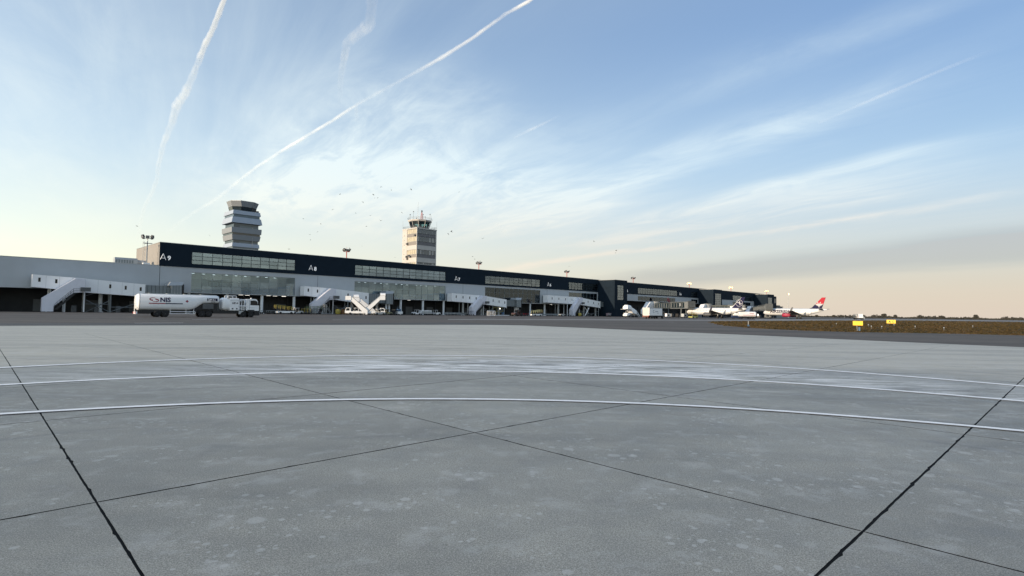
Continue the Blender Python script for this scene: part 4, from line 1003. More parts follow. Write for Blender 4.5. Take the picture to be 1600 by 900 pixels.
def stair_truck(px, off, head, label, hgt=5.2, canopy=True):
    u_, _ = fac(px, 490, off)
    t = thing('passenger_stairs', label, 'stair truck', fw(u_, off), hd(head), 'passenger stair trucks')
    obj('chassis', rbox(-3.2, 3.1, -.95, .95, .45, 1.15, .1), WHITE, t)
    for x in (-2.2, 2.3):
        for y in (-.9, .9): wheel(t, x, y, .38, .3)
    c = obj('cab', MB().prism([(2.1, 1.152), (3.12, .5), (3.9, .55), (3.9, 1.2), (3.6, 2.25), (2.3, 2.3)], -.85, .85), WHITE, t)
    for s_ in (-1, 1): obj('side_window', MB().prism([(2.45, 1.35), (3.65, 1.3), (3.45, 2.1), (2.5, 2.13)], s_*.856-.005, s_*.856+.005), VGLASS, c)
    obj('windscreen', MB().hexa([(3.89, -.7, 1.25), (3.91, -.7, 1.25), (3.91, .7, 1.25), (3.89, .7, 1.25)], [(3.62, -.7, 2.15), (3.65, -.7, 2.15), (3.65, .7, 2.15), (3.62, .7, 2.15)]), VGLASS, c)
    # flight: foot at the rear, platform over the cab
    f = MB(); a, b = Vector((-2.7, 0, .45)), Vector((2.0, 0, hgt-1.1))
    for y0, y1 in ((-1.05, -.98), (.98, 1.05)):
        f.prism([(a.x-.3, a.z-.2), (a.x+.3, a.z-.3), (b.x+.1, b.z-.35), (b.x+.1, b.z+1.05), (a.x-.3, a.z+1.05)], y0, y1)
    st = obj('balustrade', f, WHITE, t)
    hr = MB()
    for y in (-1.07, 1.07): hr.bar((a.x-.3, y, a.z+1.1), (b.x+.1, y, b.z+1.1), .09)
    obj('handrail', hr, LGREY, st)
    n = 20; sm_ = MB().box(-.16, .16, -.975, .975, -.04, .04).mesh('step'); sm_.materials.append(GRIME)
    for k in range(n): obj('step', sm_, None, t, a.lerp(b, k/(n-1)))
    obj('flight_beam', MB().bar((a.x+.2, -.7, a.z-.22), (b.x, -.7, b.z-.4), .2).bar((a.x+.2, .7, a.z-.22), (b.x, .7, b.z-.4), .2), GRIME, t)
    pf = MB().box(b.x+.12, b.x+1.9, -1.2, 1.2, b.z-.12, b.z).box(b.x+.15, b.x+1.85, -1.2, -1.12, b.z+.003, b.z+1.15).box(b.x+.15, b.x+1.85, 1.12, 1.2, b.z+.003, b.z+1.15)
    pl = obj('platform', pf, WHITE, t)
    if canopy:
        obj('canopy', MB().loft([[(x, cos(q)*1.22, b.z+1.2+max(0, sin(q))*.95) for q in [pi*i/10 for i in range(11)]]+[(x, cos(q)*1.1, b.z+1.2+sin(q)*.85) for q in [pi*(10-i)/10 for i in range(11)]] for x in (b.x+.3, b.x+1.9)]), WHITE, pl)
    s_ = MB()
    for y in (-.6, .6): s_.bar((-1.2, y, 1.2), (b.x-.6, y, b.z-1.0), .14).bar((.9, y, 1.2), (b.x+.1, y, b.z-.5), .14).bar((1.2, y, 1.2), (0.0, y, 2.6), .1)
    obj('lift_strut', s_, GRIME, t)
    for y in (-1.15, 1.15): obj('stabiliser', MB().bar((-.4, y, .05), (-.4, y, .7), .12).box(-.6, -.2, y-.15, y+.15, .02, .06), GRIME, t)
HD = math.degrees(AZ)
stair_truck(559, 19, HD+180+32, 'white passenger stairs facing left, its platform end highest at the left of the V', 5.9, False)
stair_truck(582, 21, HD+30, 'white passenger stairs facing right with low rounded cab windows, front of the V', 6.1, True)
stair_truck(571, 14.5, HD+180+25, 'white passenger stairs half hidden in the V of the two front stair trucks', 5.6, True)

def tug(px, off, head, label, body, cab=True, cat='tow tractor', big=False, canopy=None):
    u_, _ = fac(px, 490, off); t = thing('tow_tractor', label, cat, fw(u_, off), hd(head))
    r = .55 if big else .36
    k = 1.35 if big else 1.0
    b = obj('body', MB().prism([(-1.6*k, .3*k), (1.7*k, .3*k), (1.7*k, .85*k), (1.3*k, 1.05*k), (.2*k, 1.05*k), (.1*k, .7*k), (-.7*k, .7*k), (-.8*k, .95*k), (-1.6*k, .95*k)], -.75*k, .75*k), body, t)
    for x in (-1.05*k, 1.15*k):
        for y in (-.72*k, .72*k): wheel(t, x, y, r, .32)
    if cab:
        p = MB()
        for x, y in ((-.75, -.65), (-.75, .65), (.25, -.65), (.25, .65)): p.bar((x*k, y*k, .72*k), (x*k*.95, y*k, 1.85*k), .09)
        obj('cab_post', p, body, t)
        obj('roof', MB().box(-.95*k, .45*k, -.75*k, .75*k, 1.86*k, 1.95*k), canopy or WHITE, t)
        obj('windscreen', MB().box(.22*k, .25*k, -.6*k, .6*k, 1.1*k, 1.82*k), VGLASS, t)
        for s_ in (-1, 1): obj('side_window', MB().box(-.68*k, .18*k, s_*.66*k-.01, s_*.66*k+.01, 1.15*k, 1.80*k), VGLASS, t)
    else:
        obj('steering_column', MB().rod((.2*k, 0, .9*k), (0, 0, 1.35*k), .05, 5).rod((-.05*k, 0, 1.33*k), (.0, 0, 1.38*k), .2, 10), BLACK, t)
    obj('seat', MB().box(-.6*k, -.1*k, -.35*k, .35*k, .72*k, .92*k).box(-.68*k, -.56*k, -.35*k, .35*k, .93*k, 1.4*k), BLACK, t)
    obj('bumper', MB().box(1.71*k, 1.85*k, -.7*k, .7*k, .32*k, .6*k).box(-1.75*k, -1.61*k, -.7*k, .7*k, .32*k, .6*k), CHASSIS, t)
    for y in (-.5, .5): obj('headlight', MB().rod((1.7*k, y*k, .72*k), (1.74*k, y*k, .72*k), .09, 8), FLOODG, t)
    return t
tug(604.5, 17, HD, 'olive tow tractor with flat top right of the white stairs', OLIVE, True, big=False, canopy=OLIVE)
tug(650, 4.5, HD+180, 'white canopied tow tractor at the left end of the white baggage carts', WHITE)
tug(681, 5.0, HD, 'white canopied tow tractor at the right end of the white baggage carts', WHITE)
tug(808, 23, HD+180, 'large dark pushback tractor with big wheels below the A7 grey cab', mat('tractor_maroon', (.06, .025, .025), .5), True, big=True, canopy=GRIME)
tug(464, 9, HD, 'grey canopied tow tractor beside the column left of the A8 bridge', LGREY)
tug(878, 14, HD+180, 'small grey open tow tractor parked under the A6 gallery', LGREY, False)
tug(592.5, 26, HD+8, 'small grey glazed cab vehicle just right of the white stairs', LGREY)

def cart(px, off, head, label, kind='box', group=None, body=LGREY):
    u_, _ = fac(px, 490, off); t = thing('baggage_cart', label, 'baggage cart', fw(u_, off), hd(head), group)
    obj('deck', MB().box(-1.4, 1.4, -.75, .75, .42, .56), GRIME, t)
    for x in (-1, 1):
        for y in (-.65, .65): wheel(t, x, y, .22, .16)
    obj('drawbar', MB().bar((1.4, 0, .4), (2.1, 0, .3), .08), GRIME, t)
    if kind == 'box':
        obj('box', rbox(-1.3, 1.3, -.72, .72, .562, 1.8, .06), body, t); obj('curtain', MB().box(-1.2, 1.2, -.74, -.725, .7, 1.5), LGREY, t)
        obj('post', MB().box(-.04, .04, -.76, -.745, .6, 1.75), GRIME, t)
    elif kind == 'cage':
        f = MB()
        for x in (-1.35, -.45, .45, 1.35):
            for y in (-.7, .7): f.bar((x, y, .56), (x, y, 1.75), .06)
        for y in (-.7, .7):
            for z in (1.0, 1.4, 1.75): f.bar((-1.35, y, z), (1.35, y, z), .05)
        obj('cage', f, body, t); obj('roof', MB().box(-1.45, 1.45, -.8, .8, 1.78, 1.84), GRIME, t)
    else:
        f = MB()
        for y in (-.7, .7):
            f.bar((-1.35, y, 1.0), (1.35, y, 1.0), .06)
            for x in (-1.3, 0, 1.3): f.bar((x, y, .56), (x, y, 1.0), .06)
        obj('rail', f, body, t)
    return t
cart(661, 4.8, HD, 'white box baggage cart next to the left white tractor', 'box', 'white box carts between the two tractors', WHITE)
cart(668.5, 4.8, HD, 'white box baggage cart next to the right white tractor', 'box', 'white box carts between the two tractors', WHITE)
cart(414, 7, HD, 'grey railed baggage cart left of the yellow railed loader', 'rail', None, GRIME)
cart(425, 8.5, HD, 'second grey railed baggage cart close to the yellow railed loader', 'rail', None, LGREY)
cart(478, 9, HD+20, 'dark cage cart with a yellow frame left of the A8 stair', 'cage', None, YEL)
cart(614.5, 16.5, HD+75, 'dark narrow cage cart with white top right of the olive tractor', 'cage', None, GRIME)
cart(820, 22, HD, 'low white and red cart hooked behind the pushback tractor', 'rail', None, REDP)
cart(951, 8, HD, 'pinkish grey box cart at the foot of the dark stair block', 'box', None, mat('cart_pink', (.30, .22, .24), .6))
cart(962, 8, HD, 'yellow sided cart right of the pinkish cart by the dark stair block', 'box', None, YEL)
cart(892, 10, HD, 'grey railed cart under the A6 bridge stair', 'rail', None, LGREY)
cart(735, 8.5, HD, 'grey cage cart below the A7 bridge stair', 'cage', None, GRIME)
cart(1133, 40, HD, 'low dark baggage cart under the dark tailed aircraft', 'rail', None, GRIME)

def belt_loader(px, off, head, label, body, rail):
    u_, _ = fac(px, 490, off); t = thing('belt_loader', label, 'belt loader', fw(u_, off), hd(head))
    obj('body', MB().prism([(-2.6, .35), (2.5, .35), (2.6, .8), (1.6, .95), (-2.6, .95)], -.9, .9), body, t)
    for x in (-1.7, 1.6):
        for y in (-.88, .88): wheel(t, x, y, .36, .28)
    b = obj('belt', MB().prism([(-3.4, .98), (3.2, 1.65), (3.2, 1.85), (-3.4, 1.18)], -.45, .45), BLACK, t)
    r_ = MB()
    for y in (-.6, .6):
        for dz in (.55, 1.0): r_.bar((-2.4, y, 1.2+dz), (2.9, y, 1.72+dz), .09)
        for k in range(5): x = -2.4+k*1.32; r_.bar((x, y, 1.1+k*.13), (x, y, 2.2+k*.13), .09)
    obj('rail', r_, rail, t)
    obj('seat', MB().box(1.0, 1.5, .5, .88, .96, 1.4), BLACK, t)
    return t
belt_loader(444.5, 11, HD+180, 'white belt loader with yellow guard rails below the A9 windows', WHITE, YEL)
belt_loader(838, 23, HD, 'white belt loader with pale yellow guard rails between A7 and A6', WHITE, mat('pale_yellow', (.62, .58, .30), .5))
belt_loader(1083, 66, HD+180, 'yellow green belt loader near the nose of the dark tailed aircraft', mat('yellow_green', (.45, .45, .12), .5), YEL)
belt_loader(488, 6, HD, 'green and grey belt loader half hidden beside the A8 stair', GRIME, mat('green_paint', (.12, .16, .05), .5))

# small apron things
def simple(name, label, cat, px, off, head=HD, group=None):
    u_, _ = fac(px, 490, off); return thing(name, label, cat, fw(u_, off), hd(head), group)
t = simple('ground_power_unit', 'small white and blue ground unit on wheels right of the cage cart', 'ground unit', 623.5, 17)
obj('base', rbox(-1.0, 1.0, -.7, .7, .3, 1.25, .06), WHITE, t); obj('tank', rbox(-.75, .35, -.6, .6, 1.26, 2.1, .08), BLUEP, t)
obj('pole', MB().bar((.3, .3, 1.2), (.3, .3, 3.2), .08).bar((-.3, .3, 2.1), (-.3, .3, 3.0), .06), BLUEP, t)
for x in (-.7, .7):
    for y in (-.65, .65): wheel(t, x, y, .25, .18)
for px, lab in ((528, 'yellow rounded container on the apron under the A8 bridge'), (906, 'yellow rounded container on the apron under the A6 bridge')):
    t = simple('yellow_container', lab, 'container', px, 8)
    obj('drum', MB().loft([[(cos(a)*r_, sin(a)*r_, z) for a in [2*pi*i/10 for i in range(10)]] for r_, z in ((.7, .1), (.85, .5), (.85, 1.4), (.6, 1.7))]), YEL, t); obj('foot', MB().box(-.5, .5, -.5, .5, 0, .1).bar((.9, 0, .2), (.9, 0, 1.3), .1), CHASSIS, t)
t = simple('brown_crate', 'brown and orange crate stack right of the yellow container', 'crate', 538, 7)
obj('crate', MB().box(-1.2, 1.2, -.6, .6, .1, 1.0), mat('crate_brown', (.26, .13, .05), .8), t); obj('crate', MB().box(-.8, 1.0, -.55, .55, 1.01, 1.7), mat('crate_brown', (.26, .13, .05), .8), t); obj('pallet', MB().box(-1.3, 1.3, -.65, .65, 0, .095), GRIME, t)
t = simple('white_frame_rack', 'white square tube frame rack standing on the apron near the A7 bridge', 'rack', 767.5, 14)
f = MB()
for y in (-.5, .5):
    for x in (-1.7, 0, 1.7): f.bar((x, y, 0), (x, y, 1.9), .16)
    f.bar((-1.7, y, 1.9), (1.7, y, 1.9), .16); f.bar((-1.7, y, .1), (1.7, y, .1), .14); f.bar((0, y, 1.1), (1.7, y, 1.1), .12)
obj('frame', f, WHITE, t)
t = simple('barrier', 'long low white barrier on the ground right of the white frame rack', 'barrier', 784.5, 15)
obj('beam', MB().box(-4.2, 4.2, -.15, .15, .1, .35), WHITE, t); obj('foot', MB().box(-3.6, -3.2, -.4, .4, 0, .099).box(3.2, 3.6, -.4, .4, 0, .099).box(-.2, .2, -.4, .4, 0, .099), GRIME, t)
t = simple('cross_brace', 'big white X shaped brace under the right half of the A6 bridge', 'brace', 917, 6.5)
obj('bar', MB().bar((-1.7, 0, .2), (1.9, .1, 4.4), .32), WHITE, t); obj('bar', MB().bar((1.7, .35, 1.6), (-1.4, .35, 4.6), .28), WHITE, t)
t = simple('equipment_frame', 'yellow and dark pipe frame with a bright lamp under the A7 bridge', 'frame', 779, 5.5)
f = MB()
for x in (-3, -1.4, .6, 2.4): f.bar((x, 0, 0), (x, 0, 3.6), .12)
for z in (1.8, 3.5): f.bar((-3, 0, z), (2.4, 0, z), .14)
obj('frame', f, mat('dull_yellow', (.22, .18, .05), .6), t); obj('lamp', MB().ball((.5, -.3, 3.0), .3, .2, .3), LAMP, t); obj('box', MB().box(1.6, 2.6, -.8, -.2, .1, 1.6), BLUEP, t)
t = simple('wall_lamp', 'white lamp glowing under the A6 bridge stair', 'lamp', 896, 5.0); obj('post', MB().bar((0, 0, 0), (0, 0, 3.6), .1), STEEL, t); obj('lamp', MB().ball((0, -.15, 3.7), .35, .25, .35), LAMP, t)

def fence_run(xa, xb, off, label, h=1.6):
    ua, ub = fac(xa, 490, off)[0], fac(xb, 490, off)[0]; t = thing('barrier_fence', label, 'fence', fw(ua, off), FROT)
    L_ = ub-ua; n = max(2, int(L_/1.6))
    for k in range(n+1): obj('post', MB().bar((k*L_/n, 0, 0), (k*L_/n, 0, h), .09), LGREY, t)
    for z in (.45, h-.08): obj('rail', MB().bar((0, -.06, z), (L_, -.06, z), .07), LGREY, t)
    for k in range(n): obj('panel', MB().box(k*L_/n+.1, (k+1)*L_/n-.1, -.02, .02, .5, h-.14), GREYM, t)
fence_run(843, 872, 7, 'low grey barrier fence in front of the columns left of the A6 bridge', 1.1)
fence_run(694, 730, 6, 'low grey barrier fence in front of the thin columns left of the A7 bridge', 1.1)
fence_run(488, 497, 8.5, 'grey meshed gate panel at the foot of the A8 stair', 2.0)

# box truck
def box_truck():
    p = at(1009.5, 480, 192); p.z = 0
    t = thing('catering_truck', 'white box truck with roller door tinted as if sunlit and round emblem on its side', 'box truck', p, hd(HD+1))
    # local origin at the rear
    bx = obj('box', rbox(0, 8.3, -1.35, 1.35, 1.05, 3.75, .05), WHITE, t)
    dr = obj('roller_door', MB().box(-.05, -.002, -.85, .95, 1.2, 3.45), mat('door_sun_tint', (.70, .62, .55), .5), t)  # warm sun on the rear is painted into door, slats and frame
    sl = MB().box(-.066, -.051, -.84, .94, -.03, .03).mesh('slat'); sl.materials.append(mat('door_slat', (.55, .45, .38), .5))
    for k in range(8): obj('slat', sl, None, dr, (0, 0, 1.45+k*.27))
    obj('rear_frame', MB().box(-.08, -.003, -1.3, -.86, 1.06, 3.72).box(-.08, -.003, .96, 1.3, 1.06, 3.72).box(-.08, -.003, -.86, .96, 3.46, 3.72), mat('door_frame', (.66, .60, .54), .5), t)
    obj('roof_edge', MB().box(0, 8.3, -1.37, -1.352, 3.52, 3.74), LGREY, bx)
    e = MB()
    n = 20
    v = []
    for i in range(n+1):
        a = R(40)+R(290)*i/n
        for r_ in (.36, .52): v.append((2.75+cos(a)*r_, -1.358, 2.5+sin(a)*r_))
    e.add(v, [(2*i, 2*i+1, 2*i+3, 2*i+2) for i in range(n)]); e.box(2.6, 2.9, -1.36, -1.354, 2.45, 2.55)
    EC = mat('emblem_grey_blue', (.16, .20, .27), .5)
    obj('emblem', e, EC, bx); etch(bx, 'catering', 3.6, -1.358, 2.28, .62, EC, True, .01); obj('small_print', MB().box(5.0, 5.9, -1.36, -1.354, 1.75, 1.85), EC, bx)
    obj('chassis', MB().box(.2, 9.8, -.8, .8, .6, 1.04).box(1.4, 2.6, -1.2, 1.2, .45, .95).box(5.3, 6.9, -1.25, 1.25, .45, 1.0), CHASSIS, t)
    for x in (1.9, 3.6, 8.7):
        for y in (-1.1, 1.1): wheel(t, x, y, .48, .36)
    obj('cab', MB().prism([(8.4, .6), (10.4, .6), (10.45, 1.4), (10.25, 2.3), (9.9, 2.6), (8.4, 2.6)], -1.2, 1.2), mat('cab_dark_grey', (.10, .105, .11), .45), t)
    obj('side_window', MB().prism([(8.9, 1.6), (10.2, 1.6), (10.05, 2.3), (8.9, 2.4)], -1.21, -1.201), VGLASS, t)
    obj('rear_step', MB().box(-.5, -.1, -1.2, 1.2, .5, .75), REDP if False else mat('step_rust', (.2, .08, .05), .7), t)
    for y in (-1.0, 1.0): obj('rear_light', MB().box(-.14, -.1, y-.15, y+.15, .8, .98), REDP, t)
box_truck()

def high_loader():
    u_, _ = fac(986, 490, 44); t = thing('high_loader', 'white high lift loader with raised rounded cab left of the box truck', 'high loader', fw(u_, 44), hd(HD+180))
    # +x to the left of the picture
    obj('chassis', MB().box(-4.6, 4.2, -1.0, 1.0, .55, .95), GRIME, t)
    for x in (-3.4, -2.2, 2.8):
        for y in (-.9, .9): wheel(t, x, y, .42, .3)
    c = obj('cab', MB().prism([(2.6, .7), (4.7, .6), (4.8, 1.1), (4.0, 1.9), (2.7, 1.9)], -1, 1), WHITE, t)
    obj('windscreen', MB().prism([(2.9, 1.25), (4.3, 1.25), (3.95, 1.75), (2.9, 1.75)], -1.01, -1.001), VGLASS, c)
    b = obj('body', MB().loft([[(x, y, z) for y, z in ((-1.2, z0), (1.2, z0), (1.25, z0+.3), (1.2, z1-.5), (.8, z1), (-.8, z1), (-1.2, z1-.5), (-1.25, z0+.3))] for x, z0, z1 in ((-2.6, 1.5, 3.0), (-2.2, 1.4, 3.4), (.4, 2.0, 4.3), (1.6, 3.3, 5.2), (4.0, 3.6, 5.4), (4.6, 3.7, 4.9))], smooth=False), WHITE, t)
    obj('platform', MB().box(2.2, 6.2, -1.3, 1.3, 3.4, 3.56), LGREY, t)
    f = MB()
    for y in (-.9, .9): f.bar((4.2, y, 1.0), (-3.2, y, 2.6), .24).bar((-4.2, y, 1.0), (1.6, y, 3.4), .24).bar((3.4, y, 1.2), (2.0, y, 3.3), .14).bar((-4.6, y, .3), (-2.0, y, 3.0), .18)
    obj('lift_arm', f, WHITE, t); obj('tank', MB().rod((-1.9, -1.0, 1.9), (-1.9, 1.0, 1.9), .6, 10), LGREY, t)
    obj('ramp', MB().prism([(-2.6, 3.2), (-5.9, .4), (-5.6, .2), (-2.4, 2.6)], -1.1, 1.1), mat('ramp_grey', (.42, .46, .48), .5), t)
high_loader()

def tank_bus():
    p = at(1153, 480, 268); p.z = 0; t = thing('refuelling_truck', 'white rounded tank truck with red stripe behind the dark aircraft tail', 'fuel truck', p, hd(86))
    def sec(x, k): return [(x, math.copysign(abs(cos(a))**.6, cos(a))*1.25*k, 2.2+math.copysign(abs(sin(a))**.65, sin(a))*1.25*k) for a in [2*pi*i/18 for i in range(18)]]
    b = obj('tank', MB().loft([sec(0, .7), sec(.3, .96), sec(.6, 1), sec(8.0, 1), sec(8.5, .97), sec(8.7, .75)]), WHITE, t)
    obj('stripe', MB().box(2.0, 8.0, -1.275, -1.24, 1.62, 1.78), REDP, b)
    m = MB()
    for k in range(6): m.box(5.2+k*.36, 5.45+k*.36, -1.27, -1.24, 2.35, 2.62)
    obj('small_print', m, REDP, b)
    obj('chassis', MB().box(.4, 8.4, -.9, .9, .5, .96).box(1.5, 4.2, -1.2, 1.2, .35, .85), CHASSIS, t)
    for x in (1.4, 5.6, 6.8):
        for y in (-1.05, 1.05): wheel(t, x, y, .48, .36)
    obj('rear_window', MB().box(8.6, 8.72, -.5, .5, 2.3, 2.9), VGLASS, b)
    obj('cab', MB().prism([(-1.9, .6), (-.1, .6), (-.1, 2.7), (-1.5, 2.7), (-1.9, 1.7)], -1.2, 1.2), WHITE, t); obj('lamp', MB().ball((9.5, -.8, 1.9), .32, .32, .5), LAMP, t); obj('lamp_arm', MB().bar((8.3, -.8, 1.2), (9.5, -.8, 1.6), .1), CHASSIS, t)
tank_bus()
def car():
    p = at(1150, 480, 262); p.z = 0; t = thing('parked_car', 'dark blue estate car parked under the dark aircraft tail', 'car', p, hd(86))
    b = MB().loft([[(x, s_*w/2, z) for s_, w, z in ((-1, wb, zb), (1, wb, zb), (1, wb, zm), (1, wt, zt), (-1, wt, zt), (-1, wb, zm))] for x, wb, zb, zm, wt, zt in ((-2.3, 1.6, .35, .8, 1.4, .9), (-2.1, 1.78, .3, .85, 1.3, 1.45), (-.8, 1.8, .28, .9, 1.3, 1.55), (.5, 1.8, .28, .9, 1.3, 1.5), (1.1, 1.8, .28, .9, 1.5, .98), (2.1, 1.75, .3, .8, 1.4, .85), (2.3, 1.55, .35, .65, 1.3, .7))])
    obj('body', b, mat('car_blue', (.02, .03, .07), .3), t)
    obj('side_window', MB().prism([(-1.8, .95), (.9, .95), (.4, 1.42), (-1.6, 1.42)], -.80, -.78), VGLASS, t)
    for x in (-1.4, 1.4):
        for y in (-.8, .8): wheel(t, x, y, .32, .2)
    obj('headlight', MB().box(2.2, 2.33, -.7, -.4, .55, .68), LAMP, t)
car()
def flatbed():
    p = at(1334, 480, 330); p.z = 0; t = thing('flatbed_lorry', 'small lorry with white box and pale open rack on the far service road', 'lorry', p, hd(95))
    obj('chassis', MB().box(0, 5.2, -1, 1, .35, 1.0), CHASSIS, t); obj('box', rbox(2.4, 4.6, -1.1, 1.1, 1.05, 3.4, .05), WHITE, t)
    f = MB()
    for x in (.2, 1.0, 1.9):
        for y in (-1, 1): f.bar((x, y, 1.0), (x, y, 3.2), .12)
    for y in (-1, 1): f.bar((.2, y, 3.2), (1.9, y, 3.2), .12).bar((.2, y, 2.1), (1.9, y, 2.1), .1)
    obj('rack', f, mat('rack_cream', (.62, .56, .48), .6), t); obj('cab', MB().prism([(4.62, .5), (5.6, .5), (5.6, 1.2), (5.3, 1.9), (4.62, 1.9)], -1, 1), LGREY, t)
    for x in (.9, 4.6):
        for y in (-.95, .95): wheel(t, x, y, .42, .3)
flatbed()

# ------------------------------------------------------------------ aircraft
def airliner(tail, L_, dia, fin_h, span, label, engine, fin):
    # local +x forward, nose at x=L_, tail end at 0, wheels on z=0
    t = thing('airliner', label, 'airliner', tail, hd(HD-90))
    zc = dia/2+1.75*dia/3.6
    def ring(x, r, z, rz=None, n=20): rz = r if rz is None else rz; return [(x, cos(2*pi*i/n)*r, z+sin(2*pi*i/n)*rz) for i in range(n)]
    R0 = dia/2
    f = MB().loft([ring(0, .12, zc+R0*.75), ring(L_*.04, R0*.22, zc+R0*.68), ring(L_*.14, R0*.55, zc+R0*.42), ring(L_*.25, R0*.85, zc+R0*.14), ring(L_*.34, R0, zc), ring(L_*.86, R0, zc), ring(L_*.92, R0*.92, zc-R0*.04), ring(L_*.965, R0*.66, zc-R0*.16), ring(L_*.99, R0*.32, zc-R0*.27), ring(L_, .05, zc-R0*.32)])
    fu = obj('fuselage', f, PWHITE, t)
    wn = MB()
    n = int(L_*.58/.8)
    for sgn in (-1, 1):
        for k in range(n):
            x = L_*.31+k*.8; y = sgn*R0*.985
            wn.box(x-.13, x+.13, y-.03, y+.03, zc+R0*.20, zc+R0*.20+.36)
    obj('cabin_window', wn, mat('cabin_window', (.10, .10, .12), .2), fu)['kind'] = 'stuff'
    for x in (L_*.88, L_*.24): obj('door', MB().box(x-.45, x+.45, R0*.93, R0*.995, zc-R0*.35, zc+R0*.65), LGREY, fu)
    obj('windscreen', MB().box(L_*.955, L_*.972, -R0*.5, R0*.5, zc+R0*.28, zc+R0*.52), VGLASS, fu)
    def foil(root, tip, m, name, parent=t, th=.12):
        # root/tip: (x_lead, x_trail, y, z)
        rings = []
        for xl, xt, y, z in (root, tip):
            c = xl-xt; rings.append([(xl, y, z), (xl-c*.25, y, z+c*th/2), (xl-c*.7, y, z+c*th*.3), (xt, y, z), (xl-c*.7, y, z-c*th*.25), (xl-c*.25, y, z-c*th*.4)])
        return obj(name, MB().loft(rings, smooth=False), m, parent)
    zw = zc-R0*.62; hs = span/2
    for sgn in (1, -1):
        w = foil((L_*.60, L_*.38, sgn*R0*.6, zw), (L_*.405, L_*.36, sgn*hs, zw+hs*.105), WINGG, 'wing')
        foil((L_*.405, L_*.365, sgn*hs, zw+hs*.105), (L_*.365, L_*.345, sgn*(hs+.5), zw+hs*.105+1.9), engine[1], 'winglet', w)
        foil((L_*.13, L_*.045, sgn*R0*.4, zc+R0*.55), (L_*.045, L_*.012, sgn*hs*.40, zc+R0*.95), WINGG, 'tailplane')
        ex = L_*.565; ey = sgn*hs*.345; er = dia*.26; ez = zw-er*.55
        def ering(x, r, n=16): return [(x, ey+cos(2*pi*i/n)*r, ez+sin(2*pi*i/n)*r) for i in range(n)]
        e = obj('engine', MB().loft([ering(ex+er*2.0, er*.86), ering(ex+er*1.95, er*.98), ering(ex+er*1.0, er*1.06), ering(ex-er*.8, er*.95), ering(ex-er*2.0, er*.62)]), engine[0], t)
        obj('intake', MB().loft([ering(ex+er*2.01, er*.80), ering(ex+er*2.02, er*.78)]), INK, e); obj('intake_ring', MB().loft([ering(ex+er*1.9, er*1.0), ering(ex+er*2.06, er*.9), ering(ex+er*2.06, er*.8)], cap=False), LGREY, e)
        obj('pylon', MB().prism([(ex+er, ez+er*.8), (ex-er*2.2, ez+er*.9), (ex-er*2.6, zw+.25), (ex+er*.2, zw+.2)], ey-.12, ey+.12), WINGG, e)
        g = obj('main_gear', MB().rod((L_*.43, sgn*dia*.7, .5), (L_*.43, sgn*dia*.62, zw), .13, 6), LGREY, t)
        for q in (-.3, .3): obj('wheel', MB().rod((L_*.43, sgn*dia*.7+q-.15, .55), (L_*.43, sgn*dia*.7+q+.15, .55), .55, 14), BLACK, g)
    g = obj('nose_gear', MB().rod((L_*.9, 0, .4), (L_*.9, 0, zc-R0*.8), .1, 6), LGREY, t)
    for q in (-.25, .25): obj('wheel', MB().rod((L_*.9, q-.1, .4), (L_*.9, q+.1, .4), .4, 12), BLACK, g)
    # fin
    zt = zc+R0*.72
    x0, x1, x2, x3 = L_*.255, L_*.085, L_*.02, L_*.075   # root lead, root trail, tip trail, tip lead
    fin(t, fu, zt, fin_h, x0, x1, x2, x3)
    return t, zc, R0, fu
def lot_fin(t, fu, zt, h, a, b, c, d):
    th = .14
    def q(s_, k): # s along height, k chord fraction from leading edge
        l = a+(d-a)*s_; r = b+(c-b)*s_; return l+(r-l)*k, zt+(h-zt)*s_
    m = MB().prism([q(0, 0), q(.06, 0), q(1, 0), q(1, 1), q(0, 1)], -th, th); fn = obj('tail_fin', m, NAVYP, t)
    obj('dorsal_fillet', MB().prism([(a+3.2, zt-.5), q(.12, 0), q(0, .2), (a, zt-.5)], -.12, .12), PWHITE, fn)
    for s_ in (1,):
        y = th+.012; e = MB(); n = 22; cx, cz = q(.50, .46); r0 = (h-zt)*.28; v = []
        for i in range(n+1):
            ang = R(20+320*i/n)
            for rr in (r0*.95, r0*1.04): v.append((cx+cos(ang)*rr*1.02, y, cz+sin(ang)*rr))
        e.add(v, [(2*i, 2*i+2, 2*i+3, 2*i+1) for i in range(n)])
        def pl(pts): e.add([(cx+px*r0*.86, y+.004, cz+pz*r0*.86) for px, pz in pts], [tuple(range(len(pts)))])
        pl([(.95, .05), (.55, .28), (.1, .18), (-.15, -.05), (.2, -.02), (.6, .08)]); pl([(.1, .18), (-.1, .55), (.15, .98), (-.3, .62), (-.35, .1), (-.15, -.05)]); pl([(-.2, .1), (-.5, -.3), (-.2, -.78), (-.12, -.4), (.1, -.05)]); pl([(-.3, -.2), (-.8, -.12), (-.95, -.3), (-.6, -.42)])
        obj('crane_emblem', e, mat('emblem_white', (.45, .45, .46), .6), fn)
    m = MB().prism([q(0, -.01), q(1, -.012), q(1, .04), q(.1, .05)], -th-.006, th+.006); obj('leading_edge', m, PWHITE, fn)
